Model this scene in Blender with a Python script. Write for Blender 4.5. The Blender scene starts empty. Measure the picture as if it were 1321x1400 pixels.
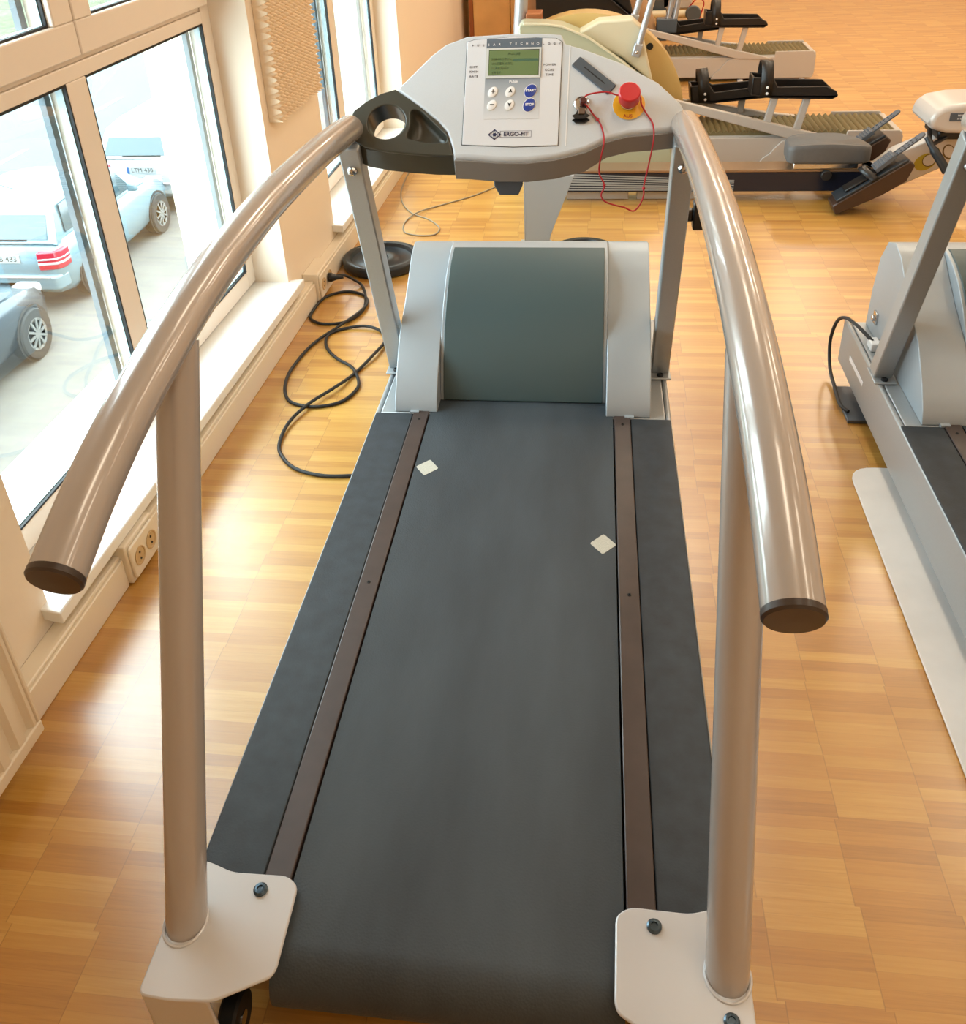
import bpy, bmesh, math, random
from mathutils import Vector, Matrix
random.seed(7)
sc = bpy.context.scene
COL = sc.collection
PI = math.pi

# ------------------------------------------------------------------ materials
def lin(c):
    return tuple(((v/255)/12.92 if v/255 <= .04045 else ((v/255+.055)/1.055)**2.4) for v in c)

def new_mat(name):
    m = bpy.data.materials.new(name); m.use_nodes = True
    nt = m.node_tree
    return m, nt, nt.nodes['Principled BSDF']

def N(nt, t, **kw):
    n = nt.nodes.new(t)
    for k, v in kw.items(): setattr(n, k, v)
    return n

def mat(name, rgb, rough=.5, metal=0., coat=0., noise=0., nscale=30., bump=0., bscale=200., spec=.5, coat_rough=.1):
    m, nt, b = new_mat(name)
    c = (*lin(rgb), 1)
    b.inputs['Base Color'].default_value = c
    b.inputs['Roughness'].default_value = rough
    b.inputs['Metallic'].default_value = metal
    b.inputs['Coat Weight'].default_value = coat
    b.inputs['Coat Roughness'].default_value = coat_rough
    b.inputs['Specular IOR Level'].default_value = spec
    tc = N(nt, 'ShaderNodeTexCoord')
    if noise > 0:
        nz = N(nt, 'ShaderNodeTexNoise'); nz.inputs['Scale'].default_value = nscale; nz.inputs['Detail'].default_value = 5
        nt.links.new(tc.outputs['Object'], nz.inputs['Vector'])
        mp = N(nt, 'ShaderNodeMapRange'); mp.inputs['From Min'].default_value = .3; mp.inputs['From Max'].default_value = .7
        mp.inputs['To Min'].default_value = 1-noise; mp.inputs['To Max'].default_value = 1+noise
        nt.links.new(nz.outputs['Fac'], mp.inputs['Value'])
        mx = N(nt, 'ShaderNodeMix', data_type='RGBA', blend_type='MULTIPLY'); mx.inputs['Factor'].default_value = 1
        mx.inputs['A'].default_value = c
        nt.links.new(mp.outputs['Result'], mx.inputs['B'])
        nt.links.new(mx.outputs['Result'], b.inputs['Base Color'])
    if bump > 0:
        nb = N(nt, 'ShaderNodeTexNoise'); nb.inputs['Scale'].default_value = bscale; nb.inputs['Detail'].default_value = 3
        nt.links.new(tc.outputs['Object'], nb.inputs['Vector'])
        bp = N(nt, 'ShaderNodeBump'); bp.inputs['Strength'].default_value = bump; bp.inputs['Distance'].default_value = .002
        nt.links.new(nb.outputs['Fac'], bp.inputs['Height'])
        nt.links.new(bp.outputs['Normal'], b.inputs['Normal'])
    return m

def floor_mat():
    m, nt, b = new_mat('oak_strip_parquet')
    L = nt.links.new
    tc = N(nt, 'ShaderNodeTexCoord')
    sep = N(nt, 'ShaderNodeSeparateXYZ'); L(tc.outputs['Object'], sep.inputs[0])
    def M(op, a, bb=None, c=None):
        n = N(nt, 'ShaderNodeMath', operation=op)
        for i, v in enumerate((a, bb, c)):
            if v is None: continue
            if isinstance(v, (int, float)): n.inputs[i].default_value = v
            else: L(v, n.inputs[i])
        return n.outputs[0]
    x, y = sep.outputs[0], sep.outputs[1]
    W, H = .158, .0263
    jog = N(nt, 'ShaderNodeTexWhiteNoise', noise_dimensions='1D'); L(M('FLOOR', M('DIVIDE', y, H*6)), jog.inputs['W'])
    x = M('ADD', x, M('MULTIPLY', jog.outputs['Value'], .022))
    cx = M('FLOOR', M('DIVIDE', x, W))
    # every column of strips is shifted a little along the room
    shift = N(nt, 'ShaderNodeTexWhiteNoise', noise_dimensions='1D'); L(cx, shift.inputs['W'])
    ys = M('ADD', y, M('MULTIPLY', shift.outputs['Value'], H))
    cy = M('FLOOR', M('DIVIDE', ys, H))
    cell = N(nt, 'ShaderNodeCombineXYZ'); L(cx, cell.inputs[0]); L(cy, cell.inputs[1])
    wn = N(nt, 'ShaderNodeTexWhiteNoise', noise_dimensions='3D'); L(cell.outputs[0], wn.inputs['Vector'])
    # neighbours along a run often come from one board: smooth field too
    big = N(nt, 'ShaderNodeTexNoise'); big.inputs['Scale'].default_value = 1.6; big.inputs['Detail'].default_value = 2
    L(tc.outputs['Object'], big.inputs['Vector'])
    grainv = N(nt, 'ShaderNodeMapping'); grainv.inputs['Scale'].default_value = (7, 170, 1); L(tc.outputs['Object'], grainv.inputs[0])
    off = N(nt, 'ShaderNodeVectorMath', operation='ADD'); L(grainv.outputs[0], off.inputs[0])
    sc3 = N(nt, 'ShaderNodeVectorMath', operation='SCALE'); L(wn.outputs['Color'], sc3.inputs[0]); sc3.inputs['Scale'].default_value = 40
    L(sc3.outputs[0], off.inputs[1])
    gr = N(nt, 'ShaderNodeTexNoise'); gr.inputs['Scale'].default_value = 1; gr.inputs['Detail'].default_value = 6; gr.inputs['Roughness'].default_value = .65
    L(off.outputs[0], gr.inputs['Vector'])
    v = M('ADD', M('MULTIPLY', wn.outputs['Value'], .42), M('ADD', M('MULTIPLY', gr.outputs['Fac'], .5), M('MULTIPLY', big.outputs['Fac'], .25)))
    rp = N(nt, 'ShaderNodeValToRGB'); L(v, rp.inputs[0])
    e = rp.color_ramp.elements
    e[0].position = .2; e[0].color = (*lin((157, 105, 42)), 1)
    e[1].position = .92; e[1].color = (*lin((214, 167, 85)), 1)
    k = e.new(.5); k.color = (*lin((189, 134, 57)), 1)
    k = e.new(.72); k.color = (*lin((199, 149, 68)), 1)
    # joints
    fx = M('FRACT', M('DIVIDE', x, W)); fy = M('FRACT', M('DIVIDE', ys, H))
    jx = M('LESS_THAN', M('MINIMUM', fx, M('SUBTRACT', 1, fx)), .006)
    jy = M('LESS_THAN', M('MINIMUM', fy, M('SUBTRACT', 1, fy)), .018)
    j = M('MAXIMUM', M('MULTIPLY', jx, .32), M('MULTIPLY', jy, .13))
    mx = N(nt, 'ShaderNodeMix', data_type='RGBA'); L(j, mx.inputs['Factor']); L(rp.outputs[0], mx.inputs['A'])
    mx.inputs['B'].default_value = (*lin((96, 55, 24)), 1)
    L(mx.outputs['Result'], b.inputs['Base Color'])
    b.inputs['Roughness'].default_value = .4
    b.inputs['Coat Weight'].default_value = 1; b.inputs['Coat Roughness'].default_value = .27; b.inputs['Coat IOR'].default_value = 1.75
    bp = N(nt, 'ShaderNodeBump'); bp.inputs['Strength'].default_value = .08; bp.inputs['Distance'].default_value = .002
    L(gr.outputs['Fac'], bp.inputs['Height']); L(bp.outputs['Normal'], b.inputs['Normal'])
    return m

def glass_mat(tint=(.93, .985, .985), gain=1.5, name='window_glass'):
    m, nt, b = new_mat(name)
    nt.nodes.remove(b)
    out = [n for n in nt.nodes if n.type == 'OUTPUT_MATERIAL'][0]
    tr = N(nt, 'ShaderNodeBsdfTransparent'); tr.inputs[0].default_value = (*tint, 1)
    gl = N(nt, 'ShaderNodeBsdfGlossy'); gl.inputs['Roughness'].default_value = .01
    fr = N(nt, 'ShaderNodeFresnel'); fr.inputs[0].default_value = 1.5
    mu = N(nt, 'ShaderNodeMath', operation='MULTIPLY', use_clamp=True); mu.inputs[1].default_value = gain
    ge = N(nt, 'ShaderNodeNewGeometry')      # same reflectance from both faces of the pane
    ior = N(nt, 'ShaderNodeMapRange'); ior.inputs['To Min'].default_value = 1.5; ior.inputs['To Max'].default_value = 1/1.5
    nt.links.new(ge.outputs['Backfacing'], ior.inputs['Value']); nt.links.new(ior.outputs[0], fr.inputs[0])
    nt.links.new(fr.outputs[0], mu.inputs[0])
    mx = N(nt, 'ShaderNodeMixShader')
    nt.links.new(mu.outputs[0], mx.inputs[0]); nt.links.new(tr.outputs[0], mx.inputs[1]); nt.links.new(gl.outputs[0], mx.inputs[2])
    nt.links.new(mx.outputs[0], out.inputs['Surface'])
    return m

def belt_mat():
    m, nt, b = new_mat('running_belt_rubber')
    L = nt.links.new
    tc = N(nt, 'ShaderNodeTexCoord')
    n1 = N(nt, 'ShaderNodeTexNoise'); n1.inputs['Scale'].default_value = 3; n1.inputs['Detail'].default_value = 6
    mp = N(nt, 'ShaderNodeMapping'); mp.inputs['Scale'].default_value = (2.5, .7, 1)
    L(tc.outputs['Object'], mp.inputs[0]); L(mp.outputs[0], n1.inputs['Vector'])
    rp = N(nt, 'ShaderNodeValToRGB'); L(n1.outputs['Fac'], rp.inputs[0])
    e = rp.color_ramp.elements
    e[0].position = .3; e[0].color = (*lin((40, 48, 54)), 1); e[1].position = .72; e[1].color = (*lin((60, 69, 76)), 1)
    ck = N(nt, 'ShaderNodeTexVoronoi'); ck.inputs['Scale'].default_value = 260; L(tc.outputs['Object'], ck.inputs['Vector'])
    bp = N(nt, 'ShaderNodeBump'); bp.inputs['Strength'].default_value = .35; bp.inputs['Distance'].default_value = .001
    L(ck.outputs['Distance'], bp.inputs['Height']); L(bp.outputs['Normal'], b.inputs['Normal'])
    L(rp.outputs[0], b.inputs['Base Color'])
    b.inputs['Roughness'].default_value = .62
    return m

def grad_mat(name, c0, c1, axis, lo, hi, rough=.4):
    m, nt, b = new_mat(name)
    tc = N(nt, 'ShaderNodeTexCoord'); sp = N(nt, 'ShaderNodeSeparateXYZ'); nt.links.new(tc.outputs['Object'], sp.inputs[0])
    mp = N(nt, 'ShaderNodeMapRange'); mp.inputs['From Min'].default_value = lo; mp.inputs['From Max'].default_value = hi
    nt.links.new(sp.outputs[axis], mp.inputs['Value'])
    mx = N(nt, 'ShaderNodeMix', data_type='RGBA'); nt.links.new(mp.outputs[0], mx.inputs['Factor'])
    mx.inputs['A'].default_value = (*lin(c0), 1); mx.inputs['B'].default_value = (*lin(c1), 1)
    nt.links.new(mx.outputs['Result'], b.inputs['Base Color']); b.inputs['Roughness'].default_value = rough
    return m

M_floor = floor_mat()
M_glass = glass_mat()
M_belt = belt_mat()
M_wall = mat('wall_paint', (238, 223, 203), .8, bump=.15, bscale=60)
M_frame = mat('white_window_profile', (238, 226, 212), .35)
M_sill = mat('white_sill', (240, 240, 238), .35)
M_trunk = mat('cable_trunking_plastic', (236, 224, 204), .4)
M_ceil = mat('ceiling_paint', (240, 238, 232), .9)
M_silver = mat('silver_paint', (166, 171, 174), .34, metal=.35, noise=.03, nscale=300)
M_silver2 = mat('silver_hood_plastic', (164, 172, 178), .36, metal=.2, bump=.08, bscale=900)
M_rail = mat('handrail_enamel', (172, 164, 158), .26, metal=.15, coat=.6, coat_rough=.06)
M_plate = mat('bracket_enamel', (198, 198, 200), .35, metal=.1, coat=.3)
M_cap = mat('end_cap_plastic', (58, 46, 38), .35)
M_mat = mat('ribbed_foot_strip', (38, 46, 53), .62, noise=.25, nscale=25, bump=.2, bscale=300)
M_strip = mat('guide_strip', (66, 54, 50), .42, noise=.12, nscale=20)
M_cover = mat('motor_cover_plastic', (66, 84, 86), .42, bump=.1, bscale=900)
M_console = mat('console_plastic', (200, 206, 212), .36, noise=.02, nscale=400)
M_skirt = mat('console_skirt_plastic', (132, 128, 124), .4)
M_cup = mat('olive_grey_plastic', (66, 66, 58), .32)
M_cupin = mat('dark_plastic', (46, 42, 38), .3)
M_face = grad_mat('faceplate_film', (214, 216, 222), (220, 222, 226), 0, -.2, .2, .3)
M_lens = mat('lens_frame', (206, 208, 206), .3)
M_lcd = mat('lcd_green', (108, 128, 86), .15)
M_lcdtext = mat('lcd_text', (70, 96, 66), .3)
M_lcdbar = mat('lcd_bar', (72, 104, 84), .3)
M_header = mat('header_grey', (96, 108, 120), .35)
M_btn = mat('white_button', (236, 236, 236), .3)
M_blue = mat('blue_button', (44, 66, 150), .3)
M_navy = mat('navy_print', (26, 30, 74), .5)
M_white = mat('white_print', (238, 238, 240), .5)
M_greyprint = mat('grey_print', (110, 112, 122), .5)
M_black = mat('black_plastic', (22, 22, 23), .35)
M_blackm = mat('black_rubber', (20, 20, 21), .55)
M_red = mat('red_plastic', (200, 30, 36), .3)
M_cord = mat('red_cord', (176, 24, 34), .6)
M_yellow = mat('yellow_disc', (232, 168, 24), .4)
M_chrome = mat('chrome', (206, 206, 206), .18, metal=1)
M_bolt = mat('blued_steel', (74, 88, 98), .3, metal=.8)
M_sticker = mat('reflective_sticker', (188, 186, 174), .5, noise=.15, nscale=400)
M_slot = mat('slate_plastic', (74, 84, 94), .4)
M_greycable = mat('grey_cable', (150, 142, 124), .5)
M_gasket = mat('black_gasket', (14, 16, 18), .6)
M_extframe = mat('grey_exterior_frame', (96, 110, 118), .5)
M_spacer = mat('spacer', (196, 216, 222), .4)
M_foam = mat('acoustic_foam', (238, 216, 186), .9, noise=.04, nscale=60)
M_disc = mat('black_weight_rubber', (24, 32, 38), .35)
M_wood = mat('beech_veneer', (234, 188, 124), .45, noise=.08, nscale=6)
M_woodedge = mat('beech_edge', (160, 92, 48), .5)
M_felt = mat('white_mat', (236, 234, 232), .7, noise=.05, nscale=9, bump=.5, bscale=18)
M_radiator = mat('radiator_enamel', (232, 218, 196), .4)

# ------------------------------------------------------------------ mesh tools
OFF = Vector((0, 0, 0))      # authoring frame -> thing frame
def setoff(v=(0, 0, 0)):
    global OFF; OFF = Vector(v)

def link(name, me, m, parent=None, smooth=True, bev=0, seg=2, angle=35):
    o = bpy.data.objects.new(name, me); COL.objects.link(o)
    if m is not None:
        me.materials.clear(); me.materials.append(m)
    if smooth:
        me.shade_smooth(); me.set_sharp_from_angle(angle=math.radians(angle))
    if bev:
        b = o.modifiers.new('Bevel', 'BEVEL'); b.width = bev; b.segments = seg; b.limit_method = 'ANGLE'; b.angle_limit = math.radians(40)
        b.harden_normals = False
    if parent is not None: o.parent = parent
    return o

def build(name, bm, m, parent=None, smooth=True, bev=0, seg=2, angle=35, recalc=True):
    if recalc: bmesh.ops.recalc_face_normals(bm, faces=bm.faces)
    if OFF.length: bmesh.ops.translate(bm, verts=bm.verts, vec=-OFF)
    me = bpy.data.meshes.new(name); bm.to_mesh(me); bm.free()
    return link(name, me, m, parent, smooth, bev, seg, angle)

def NB(): return bmesh.new()

def hexa(bm, p):     # 8 points: bottom 4 then top 4
    v = [bm.verts.new(q) for q in p]
    for f in ((0, 3, 2, 1), (4, 5, 6, 7), (0, 1, 5, 4), (1, 2, 6, 5), (2, 3, 7, 6), (3, 0, 4, 7)):
        bm.faces.new([v[i] for i in f])
    return v

def bx(bm, x0, x1, y0, y1, z0, z1):
    return hexa(bm, [(x0, y0, z0), (x1, y0, z0), (x1, y1, z0), (x0, y1, z0), (x0, y0, z1), (x1, y0, z1), (x1, y1, z1), (x0, y1, z1)])

def prism(bm, pts, axis, a, b):
    def P(p, t):
        return {'x': (t, p[0], p[1]), 'y': (p[0], t, p[1]), 'z': (p[0], p[1], t)}[axis]
    va = [bm.verts.new(P(p, a)) for p in pts]; vb = [bm.verts.new(P(p, b)) for p in pts]
    n = len(pts)
    bm.faces.new(va); bm.faces.new(vb[::-1])
    for i in range(n): bm.faces.new((va[i], va[(i+1) % n], vb[(i+1) % n], vb[i]))

def frame_of(d, up=Vector((0, 0, 1))):
    d = d.normalized()
    if abs(d.dot(up)) > .98: up = Vector((0, 1, 0))
    s = d.cross(up).normalized(); u = s.cross(d).normalized()
    return d, s, u

def beam(bm, p, q, w, h, up=(0, 0, 1)):
    p, q = Vector(p), Vector(q); d, s, u = frame_of(q-p, Vector(up))
    c = [(-w/2, -h/2), (w/2, -h/2), (w/2, h/2), (-w/2, h/2)]
    hexa(bm, [p+s*a+u*b for a, b in c] + [q+s*a+u*b for a, b in c])

def tube(bm, path, r, seg=12, caps=True, closed=False):
    path = [Vector(p) for p in path]; n = len(path); rings = []
    rr = r if isinstance(r, (list, tuple)) else [r]*n
    prev = None
    for i, p in enumerate(path):
        if closed: t = path[(i+1) % n]-path[i-1]
        else: t = path[min(i+1, n-1)]-path[max(i-1, 0)]
        t.normalize()
        if prev is None: d, s, u = frame_of(t)
        else:
            u = (prev - t*prev.dot(t)).normalized(); s = t.cross(u)
        prev = u
        rings.append([bm.verts.new(p+s*math.cos(2*PI*k/seg)*rr[i]+u*math.sin(2*PI*k/seg)*rr[i]) for k in range(seg)])
    for i in range(n if closed else n-1):
        A, B = rings[i], rings[(i+1) % n]
        for k in range(seg): bm.faces.new((A[k], A[(k+1) % seg], B[(k+1) % seg], B[k]))
    if caps and not closed:
        bm.faces.new(rings[0][::-1]); bm.faces.new(rings[-1])

def lathe(bm, prof, c, axis=(0, 0, 1), seg=32, closed=False):
    c = Vector(c); d, s, u = frame_of(Vector(axis)); rings = []
    for r, h in prof:
        rings.append([bm.verts.new(c+d*h+(s*math.cos(2*PI*k/seg)+u*math.sin(2*PI*k/seg))*max(r, 1e-4)) for k in range(seg)])
    m = len(rings)
    for i in range(m if closed else m-1):
        A, B = rings[i], rings[(i+1) % m]
        for k in range(seg): bm.faces.new((A[k], A[(k+1) % seg], B[(k+1) % seg], B[k]))
    if not closed:
        bm.faces.new(rings[0][::-1]); bm.faces.new(rings[-1])

def smooth_path(pts, n=8, closed=False):
    P = [Vector(p) for p in pts]; out = []; m = len(P)
    rng = range(m) if closed else range(m-1)
    for i in rng:
        if closed: p0, p1, p2, p3 = P[i-1], P[i], P[(i+1) % m], P[(i+2) % m]
        else: p0, p1, p2, p3 = P[max(i-1, 0)], P[i], P[i+1], P[min(i+2, m-1)]
        for k in range(n):
            t = k/n
            out.append(.5*((2*p1)+(p2-p0)*t+(2*p0-5*p1+4*p2-p3)*t*t+(3*p1-p0-3*p2+p3)*t**3))
    if not closed: out.append(P[-1])
    return out

def rounded(pts, r, n=4):
    out = []; m = len(pts)
    for i in range(m):
        p = Vector(pts[i]); a = Vector(pts[i-1]); b = Vector(pts[(i+1) % m])
        rr = min(r, (a-p).length*.45, (b-p).length*.45)
        s = p+(a-p).normalized()*rr; e = p+(b-p).normalized()*rr
        for k in range(n+1):
            t = k/n; out.append(tuple((1-t)**2*s+2*t*(1-t)*p+t*t*e))
    return out

def ell(cx, cy, rx, ry, n=32, rot=0):
    c, s = math.cos(rot), math.sin(rot)
    return [(cx+rx*math.cos(2*PI*k/n)*c-ry*math.sin(2*PI*k/n)*s, cy+rx*math.cos(2*PI*k/n)*s+ry*math.sin(2*PI*k/n)*c) for k in range(n)]

def apply_mat_mesh(me, mx):
    me.transform(Matrix.Translation(-OFF) @ mx)

def plate(name, outline, holes, mx, thick, m, parent=None, bev=0, angle=40):
    """flat plate with holes, outline in the local xy of mx, from z=0 down to z=-thick"""
    cu = bpy.data.curves.new(name, 'CURVE'); cu.dimensions = '2D'; cu.fill_mode = 'BOTH'
    for pts in [outline]+list(holes):
        sp = cu.splines.new('POLY'); sp.points.add(len(pts)-1); sp.use_cyclic_u = True
        for q, p in zip(sp.points, pts): q.co = (p[0], p[1], 0, 1)
    cu.extrude = thick/2-bev; cu.bevel_depth = bev; cu.bevel_resolution = 2
    if bev: cu.offset = -bev
    tmp = bpy.data.objects.new('tmp', cu); COL.objects.link(tmp)
    dg = bpy.context.evaluated_depsgraph_get(); dg.update()
    me = bpy.data.meshes.new_from_object(tmp.evaluated_get(dg))
    bpy.data.objects.remove(tmp); bpy.data.curves.remove(cu)
    me.name = name
    apply_mat_mesh(me, mx @ Matrix.Translation((0, 0, -thick/2)))
    return link(name, me, m, parent, True, 0, 2, angle)

def text(name, body, size, mx, m, parent=None, align='CENTER', space=1., ext=.0003, shear=0, bold=0):
    cu = bpy.data.curves.new(name, 'FONT'); cu.body = body; cu.size = size; cu.align_x = align; cu.align_y = 'CENTER'
    cu.extrude = ext; cu.space_character = space; cu.shear = shear; cu.offset = bold
    tmp = bpy.data.objects.new('tmp', cu); COL.objects.link(tmp)
    dg = bpy.context.evaluated_depsgraph_get(); dg.update()
    me = bpy.data.meshes.new_from_object(tmp.evaluated_get(dg))
    bpy.data.objects.remove(tmp); bpy.data.curves.remove(cu)
    me.name = name
    apply_mat_mesh(me, mx)
    return link(name, me, m, parent, False)

def children(o): return [c for c in bpy.data.objects if c.parent == o]
def copy_tree(o, parent=None, skip=()):
    kids = children(o)
    c = o.copy(); COL.objects.link(c)
    if parent is not None: c.parent = parent
    for ch in kids:
        if ch.name.split('.')[0] in skip: continue
        copy_tree(ch, c, skip)
    return c

def thing(name, label, cat, loc=(0, 0, 0), group=None):
    o = bpy.data.objects.new(name, None); COL.objects.link(o); o.location = loc
    o.empty_display_size = .05
    o['label'] = label; o['category'] = cat
    if group: o['group'] = group
    return o
def tag(o, label, cat, group=None, kind=None):
    o['label'] = label; o['category'] = cat
    if group: o['group'] = group
    if kind: o['kind'] = kind
    return o
def struct(o):
    o['kind'] = 'structure'; return o

# ------------------------------------------------------------------ camera (solved from the photo's vanishing points)
VF, VV, PP = (820., -225.), (760., 2720.), (646., 508.)
FPX = math.sqrt(-((VF[0]-PP[0])*(VV[0]-PP[0])+(VF[1]-PP[1])*(VV[1]-PP[1])))
yc = Vector((VF[0]-PP[0], VF[1]-PP[1], FPX)).normalized()
zc = -Vector((VV[0]-PP[0], VV[1]-PP[1], FPX)).normalized()
xc = yc.cross(zc)
# rows: camera right, down, forward expressed in the world
right = Vector((xc[0], yc[0], zc[0])); down = Vector((xc[1], yc[1], zc[1])); fwd = Vector((xc[2], yc[2], zc[2]))
cam = bpy.data.cameras.new('camera'); co = bpy.data.objects.new('camera', cam); COL.objects.link(co)
R = Matrix((right, -down, -fwd)).transposed().to_4x4()
co.matrix_world = Matrix.Translation((0, 0, 1.55)) @ R
cam.sensor_fit = 'VERTICAL'; cam.sensor_height = 36; cam.sensor_width = 36*1321/1400
cam.lens = FPX*36/1400
cam.shift_x = -(PP[0]-660.5)/1400; cam.shift_y = (PP[1]-700.)/1400
cam.clip_end = 300; cam.clip_start = .05
sc.camera = co

# ------------------------------------------------------------------ left wall frame: s along the wall (= y), n into the room
KW, XW = .0267, -1.1527
def wp(s, n, z): return (XW+KW*s+n, s, z)
def wbx(bm, s0, s1, n0, n1, z0, z1):
    hexa(bm, [wp(s0, n0, z0), wp(s0, n1, z0), wp(s1, n1, z0), wp(s1, n0, z0), wp(s0, n0, z1), wp(s0, n1, z1), wp(s1, n1, z1), wp(s1, n0, z1)])

ZC = 3.2
FARY, NEARY, RX = 11.6, -1.6, 5.2
# floor, ceiling, walls
bm = NB(); bx(bm, -1.35, RX, NEARY, FARY, -.12, 0); struct(build('floor', bm, M_floor, smooth=False))
bm = NB(); bx(bm, -1.7, RX+.2, NEARY-.2, FARY+.2, ZC, ZC+.2); struct(build('ceiling', bm, M_ceil, smooth=False))
bm = NB()
W1a, W1b, W2a, W2b = 1.38, 3.06, 3.68, 5.185
HZ = 2.45
N0, N1 = -.43, -.05
for a, b in ((NEARY, W1a), (W1b, W2a), (W2b, FARY)): wbx(bm, a, b, N0, N1, -.12, ZC)
for a, b in ((W1a, W1b), (W2a, W2b)):
    wbx(bm, a, b, N0, N1, -.12, .118); wbx(bm, a, b, N0, N1, HZ, ZC)
struct(build('wall_left', bm, M_wall, smooth=False))
bm = NB(); bx(bm, -1.6, RX, FARY, FARY+.2, -.12, ZC); struct(build('wall_back', bm, M_wall, smooth=False))
bm = NB(); bx(bm, RX, RX+.2, NEARY, FARY, -.12, ZC); struct(build('wall_right', bm, M_wall, smooth=False))
bm = NB(); bx(bm, -1.6, RX, NEARY-.2, NEARY, -.12, ZC); struct(build('wall_front', bm, M_wall, smooth=False))
# trunking along the foot of the wall
bm = NB()
for a, b in ((NEARY, 1.598), (1.738, 3.206), (3.378, 7.33)):
    wbx(bm, a, b, N1, 0, .0, .082); wbx(bm, a, b, N1, -.006, .082, .092)
struct(build('baseboard_left', bm, M_trunk, bev=.003))
# sills
for i, (a, b) in enumerate(((W1a, W1b), (W2a, W2b))):
    bm = NB()
    hexa(bm, [wp(a+.001, -.2, .12), wp(a-.035, .0, .12), wp(b+.035, .0, .12), wp(b-.001, -.2, .12), wp(a+.001, -.2, .152), wp(a-.035, .0, .152), wp(b+.035, .0, .152), wp(b-.001, -.2, .152)])
    wbx(bm, a+.001, b-.001, -.2, -.19, .118, .19)
    struct(build('trim_%d' % (i+1), bm, M_sill, bev=.004))

def window(idx, s0, s1, mull, first_pane):
    """two stacked rows of panes; mull = centre strip between the panes"""
    bm = NB()
    F0, F1 = -.226, -.175
    sm0, sm1 = mull
    e0, e1 = s0+.065, s1-.065
    # sub frame
    wbx(bm, s0, e0, F0, F1, .16, HZ); wbx(bm, e1, s1, F0, F1, .16, HZ)
    wbx(bm, e0, e1, F0, F1, .16, .222)
    wbx(bm, e0, e1, F0, F1, 1.085, 1.122)                      # transom below the groove
    wbx(bm, sm0, sm1, F0, F1, .222, 1.085)
    wbx(bm, s0, s1, F0, F1-.006, 1.122, 1.1375); wbx(bm, (sm0+sm1)/2+.029, (sm0+sm1)/2+.037, F0, F1-.004, 1.1375, HZ)
    wbx(bm, s0, s1, F0, F1, HZ-.06, HZ)
    struct_o = struct(build('window_%d' % idx, bm, M_frame, bev=.003))
    # opening sashes above the transom
    mid = (sm0+sm1)/2
    for a, b, gl in ((s0+.03, mid+.03, (s0+.12, mid-.058)), (mid+.036, s1-.03, (mid+.12, s1-.12))):
        bm = NB(); q = .014
        wbx(bm, a, b, F0, F1+q, 1.137, 1.217); wbx(bm, a, b, F0, F1+q, HZ-.14, HZ-.06)
        wbx(bm, a, gl[0], F0, F1+q, 1.217, HZ-.14); wbx(bm, gl[1], b, F0, F1+q, 1.217, HZ-.14)
        o = build('sash', bm, M_frame, struct_o, bev=.004)
        bm = NB(); wbx(bm, gl[0]-.005, gl[1]+.005, -.186, -.184, 1.212, HZ-.145)
        build('glass_pane', bm, M_glass, o, smooth=False)
        glazing(gl[0], gl[1], 1.217, HZ-.14, o)
    for a, b in ((e0, sm0), (sm1, e1)):
        bm = NB(); wbx(bm, a-.005, b+.005, -.186, -.184, .217, 1.09)
        build('glass_pane', bm, M_glass, struct_o, smooth=False)
        glazing(a, b, .222, 1.085, struct_o)
    return struct_o

def ring(bm, s0, s1, z0, z1, n0, n1, w):
    wbx(bm, s0, s0+w, n0, n1, z0, z1); wbx(bm, s1-w, s1, n0, n1, z0, z1)
    wbx(bm, s0+w, s1-w, n0, n1, z0, z0+w); wbx(bm, s0+w, s1-w, n0, n1, z1-w, z1)

def glazing(s0, s1, z0, z1, par):
    bm = NB(); ring(bm, s0, s1, z0, z1, -.1835, -.1765, .0055); build('gasket', bm, M_gasket, par, smooth=False)
    bm = NB(); ring(bm, s0, s1, z0, z1, -.206, -.187, .006); build('glass_spacer', bm, M_spacer, par, smooth=False)
    bm = NB(); w_ = .024; wbx(bm, s0, s0+w_, -.243, -.227, z0, z1); wbx(bm, s1-w_, s1, -.243, -.227, z0, z1); wbx(bm, s0+w_, s1-w_, -.243, -.227, z1-w_, z1); build('outer_frame', bm, M_extframe, par, smooth=False)

window(1, W1a, W1b, (2.157, 2.25), 0)
window(2, W2a, W2b, (4.36, 4.45), 0)
# outside sills
for i, (a, b) in enumerate(((W1a, W1b), (W2a, W2b))):
    bm = NB()
    hexa(bm, [wp(a, -.47, .105), wp(a, -.226, .12), wp(b, -.226, .12), wp(b, -.47, .105), wp(a, -.47, .125), wp(a, -.226, .165), wp(b, -.226, .165), wp(b, -.47, .125)])
    struct(build('trim_%d' % (i+3), bm, M_sill, bev=.003))

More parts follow.
